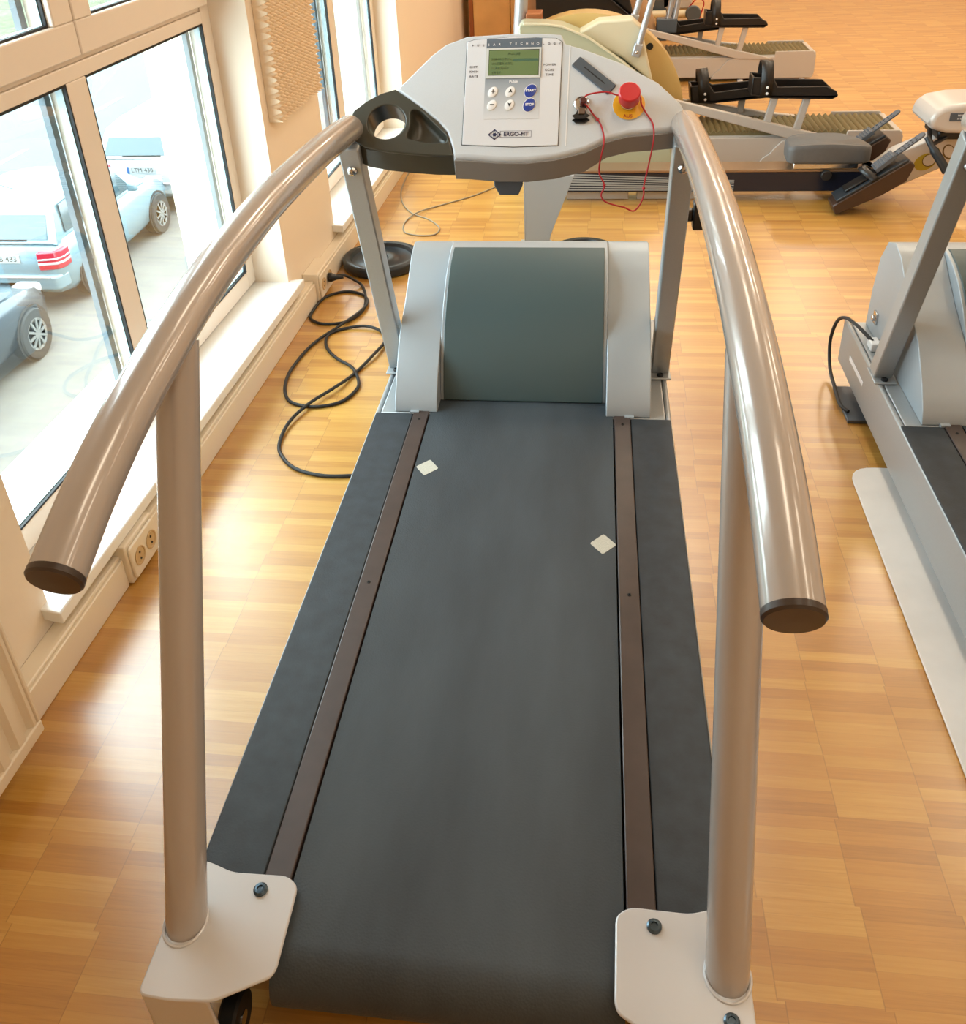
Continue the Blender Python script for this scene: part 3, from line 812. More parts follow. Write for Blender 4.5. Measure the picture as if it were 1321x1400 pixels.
# white mat under the second treadmill
bm = NB()
mp = rounded([(.715, 2.19), (.705, .4), (1.68, .4), (1.68, 2.19)], .07, 6)
prism(bm, mp, 'z', .001, .007); tag(build('floor_mat', bm, M_felt, bev=.002), 'crumpled white protective mat on the floor under the right treadmill', 'mat')

# red safety lanyard
def lanyard():
    t = thing('safety_lanyard', 'red safety cord looped round the emergency button with a black clothing clip', 'lanyard', (.0, 2.06, .98))
    setoff((0, 2.06, .98))
    def L(u, w, n=.006): p = cp(u, w, n); return (p.x+TX, p.y, p.z)
    path = [L(.156, .050, .024), L(.162, .066, .022), L(.185, .075, .018), L(.21, .076, .018), L(.235, .066, .022), L(.252, .078, .022), L(.272, .078, .020), L(.283, .062, .018), L(.285, .048, .014), L(.296, .030, .006), L(.308, .012, .004), L(.313, -.005, .005)]
    y = 2.072
    path += [(.1325, y, .955), (.124, y, .898), (.116, y, .851), (.117, y, .832), (.110, y, .809), (.095, y, .792), (.074, y, .801), (.053, y, .806), (.030, y, .815), (.020, y, .83), (.027, y, .854), (.015, y, .881), (.0155, y-.004, .91), (.022, y-.012, .945)]
    path += [L(.2035, -.03, .010), L(.199, -.005, .005), L(.193, .010, .004), L(.178, .030, .005), L(.168, .042, .012), L(.158, .048, .022)]
    sp = smooth_path(path, 6)
    bm = NB(); tube(bm, sp, .0019, 8); build('cord', bm, M_cord, t)
    for k in ((.0265, y, .854), (.116, y, .846), L(.189, .016, .005)):
        bm = NB(); lathe(bm, [(.0012, -.004), (.0036, -.002), (.0036, .002), (.0012, .004)], k, (.2, .1, 1), 12); build('knot', bm, M_cord, t)
    # clip lying on the console
    bm = NB()
    for (n0, n1, w0) in ((.003, .0055, .012), (.012, .0145, .018)):
        o = [(.131, w0+.004), (.140, w0-.004), (.160, w0-.004), (.172, w0+.004), (.164, w0+.009), (.160, w0+.02), (.144, w0+.02), (.140, w0+.009)]
        A = [bm.verts.new(L(u, w, n1)) for u, w in o]; B = [bm.verts.new(L(u, w, n0)) for u, w in o]
        bm.faces.new(A); bm.faces.new(B[::-1])
        for i in range(len(o)): bm.faces.new((A[i], A[(i+1) % len(o)], B[(i+1) % len(o)], B[i]))
    build('clip_jaw', bm, M_black, t, bev=.0008)
    bm = NB(); o = [(.145, .024), (.160, .024), (.161, .041), (.144, .041)]
    A = [bm.verts.new(L(u, w, .018)) for u, w in o]; B = [bm.verts.new(L(u, w, .003)) for u, w in o]
    bm.faces.new(A); bm.faces.new(B[::-1])
    for i in range(4): bm.faces.new((A[i], A[(i+1) % 4], B[(i+1) % 4], B[i]))
    k = build('clip_spring', bm, mat('brown_steel', (120, 104, 92), .3, metal=.8), t, bev=.002)
    setoff()
lanyard()

# ------------------------------------------------------------------ floor clutter
def cable(name, pts, r, m, label):
    bm = NB(); tube(bm, smooth_path(pts, 7), r, 10)
    return tag(build(name, bm, m), label, 'cable')
BC = [(-1.010, 3.318, .066), (-.985, 3.335, .06), (-.955, 3.36, .03), (-.92, 3.35, .008), (-.881, 3.24), (-.868, 3.122), (-.911, 3.03), (-.996, 3.011), (-1.055, 3.055), (-1.062, 3.13), (-1.05, 3.23), (-1.005, 3.285), (-.948, 3.295), (-.888, 3.256), (-.862, 3.181), (-.875, 3.093), (-.925, 2.98), (-.99, 2.847), (-1.014, 2.677), (-1.006, 2.565), (-.976, 2.481), (-.934, 2.442), (-.864, 2.429), (-.795, 2.458), (-.761, 2.522), (-.759, 2.586), (-.805, 2.685), (-.88, 2.753), (-.936, 2.837), (-.949, 2.926), (-.898, 2.976), (-.826, 2.989), (-.763, 2.959), (-.731, 2.882), (-.744, 2.782), (-.785, 2.652), (-.827, 2.54), (-.887, 2.434), (-.921, 2.325), (-.919, 2.215), (-.888, 2.148), (-.832, 2.093), (-.746, 2.065), (-.66, 2.07), (-.60, 2.09)]
BC = [p if len(p) == 3 else (*p, .006) for p in BC]
# lift where the cord crosses itself
for i, z in ((14, .010), (15, .014), (16, .012), (31, .010), (34, .012), (36, .014), (37, .014), (38, .012)):
    BC[i] = (BC[i][0], BC[i][1], z)
pc = thing('coiled_cable', 'black power cord coiled on the parquet, plugged into the wall under the foam panel', 'cord', (-.9, 2.7, 0))
setoff((-.9, 2.7, 0))
bm = NB(); tube(bm, smooth_path(BC, 7), .0055, 10); build('cord', bm, M_blackm, pc)
bm = NB(); lathe(bm, [(.018, 0), (.019, .012), (.016, .018), (.010, .034), (.007, .05), (.0055, .06)], (-1.0415, 3.305, .064), (1, .15, -.05), 20); build('plug', bm, M_black, pc)
setoff()
setoff((TX, TY, 0)); bm = NB()
tube(bm, smooth_path([(-.69, 2.93, .006), (-.715, 2.90, .006), (-.712, 2.82, .02), (-.69, 2.74, .05), (-.665, 2.69, .09), (-.60, 2.685, .11), (-.575, 2.68, .12)], 7), .0055, 10)
k = build('power_cable', bm, M_blackm, TM1); k['label'] = 'short black cable rising from the floor'; setoff()
cable('thin_cable', [(-.997, 4.865, .003), (-.984, 4.564, .003), (-.94, 4.353, .003), (-.865, 4.202, .003), (-.77, 4.119, .003), (-.703, 4.011, .003), (-.712, 3.924, .003), (-.788, 3.913, .003), (-.858, 3.958, .003), (-.877, 4.083, .003), (-.837, 4.202, .0075), (-.745, 4.311, .003), (-.621, 4.424, .003), (-.547, 4.515, .003), (-.45, 4.66, .003)], .0032, M_greycable, 'thin grey cable curling across the floor beyond the treadmill')

def weight_plate(x, y, r, label):
    t = thing('weight_plate', label, 'weight plate', (x, y, 0)); setoff()
    bm = NB()
    k = r/.165
    prof = [(.028, .004), (.03, .0), (r-.012, .0), (r-.002, .006), (r, .014), (r, .036), (r-.004, .043), (r-.014, .046), (r-.03, .044), (r-.038, .030), (.075*k, .028), (.068*k, .034), (.045*k, .036), (.03, .034)]
    lathe(bm, prof, (0, 0, 0), (0, 0, 1), 56, closed=True)
    build('disc', bm, M_disc, t, angle=50)
    bm = NB(); lathe(bm, [(.026, .002), (.0299, .002), (.0299, .038), (.026, .038)], (0, 0, 0), (0, 0, 1), 32, closed=True); build('bore_ring', bm, M_bolt, t)
    return t
weight_plate(-.885, 3.585, .165, 'black weight plate lying on the floor beside the far window')
weight_plate(-.03, 3.665, .135, 'black weight plate mostly hidden behind the treadmill motor hood')

# tapered silver stand behind the hood
def metal_stand():
    t = thing('metal_stand', 'tapered silver sheet metal stand on the floor behind the treadmill hood', 'stand', (-.24, 3.80, 0)); setoff((-.24, 3.80, 0))
    bm = NB(); prism(bm, [(-.284, .006), (-.184, .006), (-.175, .06), (-.078, .322), (-.284, .322)], 'y', 3.775, 3.779); 
    bx(bm, -.2885, -.2845, 3.775, 3.86, .006, .322); bx(bm, -.284, -.078, 3.779, 3.86, .318, .322)
    build('stand_body', bm, M_silver2, t, bev=.0015)
    bm = NB(); bx(bm, -.31, -.175, 3.765, 3.86, 0, .006); build('base_plate', bm, M_silver, t, bev=.002)
    setoff()
metal_stand()

# ------------------------------------------------------------------ rowing machine
M_row = mat('rower_silver', (196, 190, 184), .35, metal=.15)
M_railtop = mat('rail_top', (150, 124, 98), .3, metal=.5)
M_navyrail = mat('navy_rail', (26, 30, 44), .22)
M_seat = mat('seat_grey', (88, 88, 88), .55, noise=.05, nscale=60)
M_foot = mat('foot_board_dark', (38, 44, 50), .4)
M_footbrown = mat('foot_board_side', (60, 40, 28), .4)
M_strapgrey = mat('strap_grey', (84, 90, 98), .5)
def rower():
    ox = (.9, 4.3, 0)
    t = thing('rowing_machine', 'low rowing machine with grey seat and dark foot boards behind the treadmills', 'rowing machine', (ox[0]+.045, ox[1]+.15, 0)); ZS = .055; setoff((ox[0], ox[1], ZS))
    y0, y1 = 4.21, 4.33
    bm = NB(); bx(bm, -.30, 1.30, y0, y1, .105, .20); build('rail', bm, M_navyrail, t, bev=.004)
    bm = NB(); bx(bm, -.30, 1.30, y0-.004, y1+.004, .2, .214); build('rail_top', bm, M_railtop, t, bev=.003)
    # reflections painted as fanned pale strips along the left of the rail side
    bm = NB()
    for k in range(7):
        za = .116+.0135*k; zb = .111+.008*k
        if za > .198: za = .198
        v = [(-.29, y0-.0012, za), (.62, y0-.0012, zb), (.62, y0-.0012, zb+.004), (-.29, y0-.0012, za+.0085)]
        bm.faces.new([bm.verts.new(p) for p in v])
    s_ = build('rail_reflection', bm, mat('reflection_grey', (150, 160, 168), .3), t, smooth=False); s_['label'] = 'pale fanned reflections painted on the dark rail'
    for x in (-.02, .32):
        bm = NB(); bx(bm, x-.15, x+.15, y0+.04, y1-.012, ZS, .105); build('foot', bm, M_row, t, bev=.004)
    bm = NB(); bx(bm, 1.20, 1.26, y0+.01, y1-.01, ZS, .105); build('foot', bm, M_row, t, bev=.004)
    # seat
    sp = rounded([(.845, 4.185), (1.0, 4.170), (1.19, 4.178), (1.225, 4.21), (1.20, 4.31), (1.13, 4.385), (1.0, 4.375), (.90, 4.385), (.855, 4.35)], .04, 5)
    bm = NB()
    rows = []
    cxs, cys = 1.03, 4.28
    for f, z in ((.93, .245), (.99, .250), (1., .262), (1., .305), (.985, .318), (.94, .326)):
        rows.append([bm.verts.new((cxs+(x-cxs)*f, cys+(y-cys)*f, z+.012*math.sin((x-.85)*9)*(z > .3))) for x, y in sp])
    for A, B in zip(rows, rows[1:]):
        for k in range(len(sp)): q = (k+1) % len(sp); bm.faces.new((A[k], A[q], B[q], B[k]))
    bm.faces.new(rows[0]); 
    cen = bm.verts.new((cxs, cys, .322))
    for k in range(len(sp)): bm.faces.new((rows[-1][k], rows[-1][(k+1) % len(sp)], cen))
    st = build('seat', bm, M_seat, t, angle=50)
    bm = NB(); bx(bm, .88, 1.17, y0-.012, y1+.012, .216, .2445); build('seat_carriage', bm, M_chrome, st, bev=.004)
    bm = NB(); lathe(bm, [(.02, -.012), (.024, -.008), (.024, .008), (.02, .012)], (1.03, y0-.02, .19), (0, 1, 0), 20); build('roller', bm, M_blackm, st)
    # foot boards, both sides of the rail
    for yc_, lab in ((4.075, 0), (4.465, 1)):
        w = .058
        fb = NB(); prism(fb, [(1.055, .058), (1.035, .100), (1.055, .117), (1.335, .307), (1.36, .287), (1.335, .215), (1.24, .150)], 'y', yc_-w, yc_+w)
        b_ = build('foot_board', fb, M_footbrown, t, bev=.006)
        d = Vector((.28, 0, .19)).normalized(); up = Vector((-d.z, 0, d.x))
        o0 = Vector((1.055, yc_, .117))
        # tread surface
        bm = NB(); p = o0+up*.006; q = o0+d*.335+up*.006; beam(bm, p, q, .112, .012, up=up); tr = build('tread', bm, M_foot, b_, bev=.003)
        # heel cup and sliding shoe rail
        bm = NB(); p = o0+d*.05+up*.018; q = o0+d*.20+up*.018; beam(bm, p, q, .07, .012, up=up); build('heel_slide', bm, M_black, b_, bev=.004)
        # ribbed toe piece
        bm = NB(); p = o0+d*.20+up*.03; q = o0+d*.30+up*.045; beam(bm, p, q, .075, .02, up=up)
        for k in range(7):
            c_ = o0+d*(.21+.013*k)+up*(.042+.0019*k); beam(bm, c_+Vector((0, -.034, 0)), c_+Vector((0, .034, 0)), .006, .006, up=up)
        build('ribbed_toe', bm, M_strapgrey, b_, bev=.002)
        # perforated tongue
        bm = NB(); p = o0+d*.29+up*.044; q = o0+d*.445+up*.062
        tl = (q-p).normalized(); un = Vector((-tl.z, 0, tl.x)); L_ = (q-p).length
        MX = Matrix((( tl.x, 0, un.x, p.x), (0, 1, 0, p.y), (tl.z, 0, un.z, p.z), (0, 0, 0, 1)))
        out = [(0, -.024), (L_-.024, -.024)]+[(L_-.024+.024*math.sin(a), -.024*math.cos(a)) for a in [PI*k/8 for k in range(1, 8)]]+[(L_-.024, .024), (0, .024)]
        holes = []
        for k in range(6):
            for s in (-1, 1): holes.append([(x, y) for x, y in [(.016+k*.019, s*.011-.005), (.016+k*.019, s*.011+.005), (.024+k*.019, s*.011+.005), (.024+k*.019, s*.011-.005)]])
        bm.free()
        plate('tongue', out, holes, MX, .008, M_strapgrey, b_, .0015)
        # strap over the foot
        bm = NB(); p = o0+d*.18+up*.012
        arc = [p+Vector((0, -.062, -.006))]+[p+Vector((0, -.06*math.cos(a), 0))+up*(.055*math.sin(a))-d*(.02*math.sin(a)) for a in [PI*k/8 for k in range(9)]]+[p+Vector((0, .062, -.006))]
        A = [bm.verts.new(v-d*.017) for v in arc]; B = [bm.verts.new(v+d*.017) for v in arc]
        for k in range(len(arc)-1): bm.faces.new((A[k], A[k+1], B[k+1], B[k]))
        o = build('strap', bm, M_black, b_, recalc=False); md = o.modifiers.new('Solidify', 'SOLIDIFY'); md.thickness = .004; md.offset = 0
    # frame arm
    bm = NB(); prism(bm, [(1.20, .105), (1.34, .112), (2.05, .47), (2.05, .60), (1.86, .53), (1.34, .285), (1.26, .214), (1.2, .214)], 'y', y0+.005, y1-.005); arm = build('frame_arm', bm, M_row, t, bev=.006)
    AX = Vector((.71, 0, .358)).normalized(); AZ = Vector((-AX.z, 0, AX.x))
    def amx(x, z, off=.0): return Matrix(((AX.x, AZ.x, 0, x), (0, 0, -1, y0+.005-.0006-off), (AX.z, AZ.z, 0, z), (0, 0, 0, 1)))
    m_ol = mat('olive_yellow_print', (170, 150, 40), .5); m_od = mat('brown_print', (96, 74, 24), .5)
    pm = amx(1.505, .262)
    em = plate('arm_emblem', ell(-.045, 0, .05, .038, 28)+[], [ell(-.028, 0, .030, .028, 24)], pm, .0008, m_ol, arm)
    plate('arm_emblem', [(.01, -.036), (.026, -.038), (.026, .038), (.01, .036)], [], pm, .0008, m_ol, arm)
    plate('arm_emblem', ell(.058, 0, .026, .036, 24), [ell(.06, 0, .021, .030, 24)], pm, .0008, m_od, arm)
    plate('arm_emblem', ell(-.028, 0, .031, .030, 24), [ell(-.028, 0, .027, .026, 24)], pm, .0009, m_od, arm)
    text('arm_lettering', 'o', .05, amx(1.64, .33), m_od, arm)
    # flywheel housing
    bm = NB()
    hp = [(1.43, .47), (1.42, .49), (1.43, .535), (1.47, .565), (1.55, .58), (1.80, .585), (2.1, .60), (2.1, .48), (1.80, .465), (1.62, .445), (1.50, .448)]
    hp = [(x, z-.055) for x, z in hp]
    prism(bm, hp, 'y', 4.13, 4.41); hs = build('flywheel_housing', bm, M_row, t, bev=.035, seg=5)
    bm = NB(); bx(bm, 1.50, 1.60, 4.127, 4.1295, .45, .485); w = build('warning_label', bm, M_slot, hs, smooth=False)
    for k in range(2):
        text('label_print', ('IIIII IIII III', 'III IIII IIIII')[k], .0105, Matrix(((1, 0, 0, 1.55), (0, 0, -1, 4.1265), (0, 1, 0, .475-.0145*k), (0, 0, 0, 1))), M_white, w)
    bm = NB(); bx(bm, 1.48, 1.80, 4.17, 4.37, .355, .394); build('housing_underside', bm, M_black, hs, bev=.01)
    # handle hooked below the housing
    bm = NB(); tube(bm, smooth_path([(1.43, 4.15, .375), (1.45, 4.115, .335), (1.485, 4.09, .285), (1.515, 4.075, .24)], 6), [.014]*7+[.019]*12, 16); build('handle', bm, M_foot, t)
    bm = NB(); tube(bm, [(1.45, 4.2, .395), (1.44, 4.135, .355)], .010, 10); tube(bm, [(1.56, 4.2, .38), (1.455, 4.14, .345)], .010, 10); build('handle_yoke', bm, M_black, t)
    setoff()
rower()

# ------------------------------------------------------------------ cross trainers
M_gold = mat('gold_cover', (196, 166, 104), .3, coat=.3)
M_sage = mat('sage_cover', (176, 178, 152), .32, coat=.3)
M_cream = mat('cream_cover', (214, 206, 178), .35)
M_basegrey = mat('base_warm_grey', (186, 178, 170), .4)
M_track = mat('ribbed_track', (120, 108, 74), .5)
M_pedal = mat('pedal_black', (26, 22, 20), .4)
M_tube = mat('tube_silver', (178, 182, 188), .28, metal=.5)
def trainer(cover_m, side_m, wedge_m, label):
    """authored with the rear right foot of the base at x = 1.49, y = 6.85"""
    ox = (.9, 7.0, 0)
    t = thing('cross_trainer', label, 'cross trainer', ox); setoff(ox)
    yf, yb = 6.85, 7.24
    # base
    bm = NB(); bx(bm, .30, 1.30, yf+.012, yb-.012, .03, .165); bx(bm, .30, 1.48, yf+.03, yb-.03, .03, .172); b_ = build('base_beam', bm, M_basegrey, t, bev=.004)
    fp = [(.812, .02), (1.50, .02), (1.512, .05), (1.512, .17), (1.492, .2), (1.24, .2), (1.235, .163), (.985, .160), (.925, .150), (.885, .107), (.87, .085), (.835, .06)]
    for y in (yf, yb-.012):
        bm = NB(); prism(bm, fp, 'y', y, y+.012); build('side_cover', bm, M_basegrey, t, bev=.003)
    bm = NB(); bx(bm, 1.48, 1.512, yf+.012, yb-.012, .03, .19); build('end_cover', bm, M_basegrey, t, bev=.006)
    for x in (1.02, 1.44):
        for y in (yf+.02, yb-.03): 
            bm = NB(); lathe(bm, [(.02, 0), (.02, .012), (.008, .014), (.008, .032)], (x, y, 0), (0, 0, 1), 16); build('levelling_foot', bm, M_btn, t)
    # ribbed track on top
    bm = NB(); n = 34; a, b = .42, 1.475
    top = []
    for k in range(n*4+1):
        x = a+(b-a)*k/(n*4); top.append((x, .191+.008*math.sin(2*PI*k/4*1.0+.3)))
    prism(bm, top+[(b, .17), (a, .17)], 'y', yf+.035, yb-.035); build('roller_track', bm, M_track, t, angle=60)
    # moving arms
    def arm(y, pts, name='pedal_arm'):
        bm = NB(); prism(bm, pts, 'y', y, y+.035); return build(name, bm, M_basegrey, t, bev=.004)
    arm(yf-.005, [(.15, .385), (.15, .435), (.405, .358), (.98, .212), (1.205, .158), (1.205, .148), (.98, .155), (.405, .318)])
    arm(yb-.06, [(.15, .30), (.15, .345), (.40, .295), (.9, .21), (1.15, .18), (1.15, .17), (.9, .175), (.40, .26)])
    def pedal(dx, dz, y, tilt, w=.13):
        c = Vector((.95+dx, y, .40+dz)); MXp = Matrix.Translation(c) @ Matrix.Rotation(-tilt, 4, 'Y') @ Matrix.Translation(-Vector((.95, y, .40)))
        def B(name, bm, m, par, **k):
            bmesh.ops.transform(bm, matrix=MXp, verts=bm.verts); return build(name, bm, m, par, **k)
        bm = NB()
        prism(bm, [(.75, .385), (.85, .368), (1.14, .360), (1.165, .374), (1.165, .384), (1.13, .382), (.86, .386), (.75, .40)], 'y', y-w/2, y+w/2)
        for s in (-1, 1):
            yy = sorted((y+s*w/2, y+s*(w/2-.010)))
            prism(bm, [(.745, .39), (.86, .372), (1.145, .364), (1.165, .38), (1.155, .40), (1.105, .425), (.87, .425), (.845, .47), (.745, .475)] if s < 0 else [(.745, .39), (.86, .372), (1.145, .364), (1.165, .38), (1.105, .432), (.87, .44), (.845, .46), (.745, .475)], 'y', *yy)
        bx(bm, .745, .757, y-w/2, y+w/2, .385, .472)
        p = B('pedal', bm, M_pedal, t, bev=.004)
        # strap loop
        bm = NB(); arc = [Vector((.815, y-w/2-.003, .385))]+[Vector((.815-.0*math.sin(a), y-(w/2+.003)*math.cos(a), .46+.082*math.sin(a))) for a in [PI*k/10 for k in range(11)]]+[Vector((.815, y+w/2+.003, .385))]
        A = [bm.verts.new(v-Vector((.029, 0, 0))) for v in arc]; C_ = [bm.verts.new(v+Vector((.029, 0, 0))) for v in arc]
        for k in range(len(arc)-1): bm.faces.new((A[k], A[k+1], C_[k+1], C_[k]))
        o = B('strap', bm, M_pedal, p, recalc=False); md = o.modifiers.new('Solidify', 'SOLIDIFY'); md.thickness = .006; md.offset = 0
        for z in (.395, .425):
            bm = NB(); lathe(bm, [(.007, 0), (.006, .004), (.003, .005)], (.82, y-w/2-.006, z), (0, -1, 0), 12); B('rivet', bm, M_btn, p)
    pedal(0, 0, yf+.055, 0)
    pedal(-.27, -.075, yb-.07, .12)
    for (x0, z0, x1, z1, y) in ((.866, .372, .842, .245, yf+.02), (1.024, .365, .992, .205, yf+.02), (.755, .30, .75, .215, yb-.06), (.60, .29, .58, .24, yb-.06)):
        bm = NB(); beam(bm, (x0, y, z0), (x1, y, z1), .028, .034, up=(1, 0, 0)); build('pedal_strut', bm, M_basegrey, t, bev=.003)
    # flywheel casing: a round disc at the back, a sloping housing in front of it
    cx, cz, r = -.085, .26, .515
    bm = NB(); lathe(bm, [(r-.10, -.06), (r-.03, -.055), (r, -.04), (r, .10), (r-.03, .115), (r-.10, .12)], (cx, 7.03, cz), (0, 1, 0), 72); fc = build('flywheel_cover', bm, cover_m, t, angle=25)
    bm = NB(); hp = [(-.41, .03), (-.415, .75), (-.40, .762), (-.28, .757), (-.20, .745), (-.07, .692), (.10, .575), (.26, .445), (.34, .32), (.38, .03)]
    prism(bm, hp, 'y', 6.80, 6.965); sc_ = build('side_housing', bm, side_m, t, bev=.012, seg=3)
    bm = NB(); prism(bm, [(-.39, .768), (-.28, .763), (-.20, .750), (-.07, .698), (.10, .58), (.26, .45), (.345, .33), (.34, .32), (.26, .438), (.10, .567), (-.07, .684), (-.2, .74), (-.28, .752), (-.39, .757)], 'y', 6.79, 6.80); build('housing_lip', bm, wedge_m, sc_, bev=.003)
    bm = NB(); prism(bm, [(-.13, .70), (-.02, .758), (.14, .765), (.19, .72), (.22, .60), (.26, .45), (.10, .58)], 'y', 6.84, 6.978); build('shoulder_cover', bm, wedge_m, t, bev=.012, seg=3)
    for x, z, y in ((-.245, .68, 6.7995), (.24, .61, 6.9655)):
        bm = NB(); lathe(bm, [(.017, 0), (.017, .003), (.011, .0035), (.0105, .001)], (x, y, z), (0, -1, 0), 20); build('cover_screw', bm, M_gasket, sc_)
    # upright post and swing handle
    bm = NB(); tube(bm, [(-.43, 7.05, .10), (-.425, 7.05, .7), (-.38, 7.05, 1.35)], .034, 20); build('mast', bm, M_tube, t)
    bm = NB(); bx(bm, -.39, -.31, 6.98, 7.12, .70, .78); build('wood_post_block', bm, M_woodedge, t, bev=.004)  # block standing in for an orange wooden post beside the mast
    setoff()
    return t
def swing_arm(parent_, x, y, z, dx, name='swing_arm'):
    """hand lever rising from a fork joint"""
    bm = NB(); tube(bm, [(x, y, z), (x+dx, y, z+.9)], .016, 16)
    a = build(name, bm, M_tube, parent_)
    bm = NB(); d = Vector((dx, 0, .9)).normalized(); beam(bm, Vector((x, y, z))-d*.05, Vector((x, y, z))+d*.015, .042, .036, up=(0, 1, 0)); f = build('fork_joint', bm, M_tube, a, bev=.006)
    bm = NB(); lathe(bm, [(.008, 0), (.008, .004), (.004, .006)], Vector((x, y-.0215, z))-d*.025, (0, -1, 0), 16); build('pivot_bolt', bm, M_chrome, a)
ct1 = trainer(M_gold, M_sage, M_cream, 'nearer cross trainer with sage and gold flywheel cover behind the treadmill console')
ct2 = copy_tree(ct1)
ct2['label'] = 'farther cross trainer with black housing, base end visible at the top of the picture'
ct1.location = (.9+.035, 7.0-2.0, 0)
def recolor(o, mp_):
    for ch in children(o):
        if ch.type == 'MESH' and ch.data.materials and ch.data.materials[0] in mp_:
            ch.data = ch.data.copy(); ch.data.materials[0] = mp_[ch.data.materials[0]]
        recolor(ch, mp_)
recolor(ct2, {M_sage: M_black, M_gold: mat('bronze_cover', (190, 150, 112), .35), M_cream: M_black})
setoff((.9, 7.0, 0)); swing_arm(ct1, .175, 6.815, .64, .235)
swing_arm(ct1, .16, 7.02, .745, .235)
for dx in (0, .045):
    bm = NB(); tube(bm, [(.495+dx, 6.98, .36), (.535+dx, 6.98, .62), (.60+dx, 6.98, 1.2)], .020, 16); build('swing_arm', bm, M_tube, ct2)
bm = NB(); bx(bm, .425, .565, 6.95, 7.05, .32, .415); bx(bm, .44, .5, 6.94, 7.06, .27, .33); build('arm_clamp', bm, M_slot, ct2, bev=.006)
setoff()

# exercise bike far behind (only its rear foot shows)
def bike():
    ox = (.75, 9.5, 0)
    t = thing('exercise_bike', 'grey exercise bike at the very top edge with dark stabiliser wheel', 'exercise bike', ox); setoff(ox)
    bm = NB(); tube(bm, [(.45, 9.40, .06), (.92, 9.40, .06)], .035, 16); build('stabiliser_bar', bm, M_cream, t)
    bm = NB(); lathe(bm, [(.02, -.03), (.062, -.03), (.07, -.02), (.07, .02), (.062, .03), (.02, .03)], (.90, 9.34, .07), (0, 1, 0), 28); build('stabiliser_wheel', bm, M_slot, t)
    bm = NB(); tube(bm, [(.45, 9.9, .05), (.92, 9.9, .05)], .035, 16); build('stabiliser_bar', bm, M_cream, t)
    bm = NB(); lathe(bm, [(.2, -.06), (.24, -.05), (.26, 0), (.24, .05), (.2, .06)], (.58, 9.52, .30), (0, 1, 0), 40); build('flywheel_cover', bm, M_slot, t)
    bm = NB(); prism(bm, [(.62, .09), (.88, .09), (.90, .16), (.80, .30), (.78, .62), (.66, .70), (.60, .4)], 'y', 9.46, 9.60); build('frame_body', bm, M_basegrey, t, bev=.02)
    bm = NB(); tube(bm, smooth_path([(.86, 9.44, .10), (.94, 9.42, .19), (1.0, 9.42, .15), (.98, 9.42, .05), (.97, 9.42, .0)], 5), .006, 8); build('lead', bm, M_cord, t)
    bm = NB(); tube(bm, [(.74, 9.53, .6), (.72, 9.53, .95)], .02, 12); build('seat_post', bm, M_tube, t)
    bm = NB(); hexa(bm, [(.55, 9.42, .95), (.86, 9.48, .95), (.86, 9.58, .95), (.55, 9.64, .95), (.56, 9.43, 1.02), (.86, 9.49, 1.0), (.86, 9.57, 1.0), (.56, 9.63, 1.02)]); build('saddle', bm, M_black, t, bev=.02)
    setoff()
bike()

# ------------------------------------------------------------------ the street outside
G = -3.7
M_pave = mat('pale_cobbles', (100, 96, 90), .85, noise=.10, nscale=2.5)
M_road = mat('pale_asphalt', (74, 83, 86), .85, noise=.04, nscale=1.5)
M_grass = mat('pale_grass', (66, 78, 50), .95, noise=.45, nscale=3)
M_line = mat('lane_paint', (110, 112, 112), .7)
bm = NB(); bx(bm, -9.2, -1.62, -8, 60, G-.2, G); struct(build('pavement', bm, M_pave, smooth=False))
bm = NB(); bx(bm, -19.5, -9.2, -8, 60, G-.2, G-.02); rd = struct(build('road', bm, M_road, smooth=False))
for a in range(12):
    bm = NB(); bx(bm, -12.1, -11.95, 2+a*4.6, 4.4+a*4.6, G-.02, G-.015); build('lane_marking', bm, M_line, rd, smooth=False)
bm = NB()
nx, ny = 24, 60
V = [[bm.verts.new((-19.5-i*.6-(.2 if i else 0), -8+j*1.2, G-.02+.05*i+.25*random.random()*(i > 0))) for i in range(nx)] for j in range(ny)]
for j in range(ny-1):
    for i in range(nx-1): bm.faces.new((V[j][i], V[j+1][i], V[j+1][i+1], V[j][i+1]))
tag(build('grass_verge', bm, M_grass, angle=80), 'pale grass verge along the far side of the street', 'grass', kind='stuff')
# lower facade of this storey seen from outside
bm = NB(); wbx(bm, NEARY, FARY, N0, -.30, G, -.121); struct(build('trim_5', bm, M_wall, smooth=False))

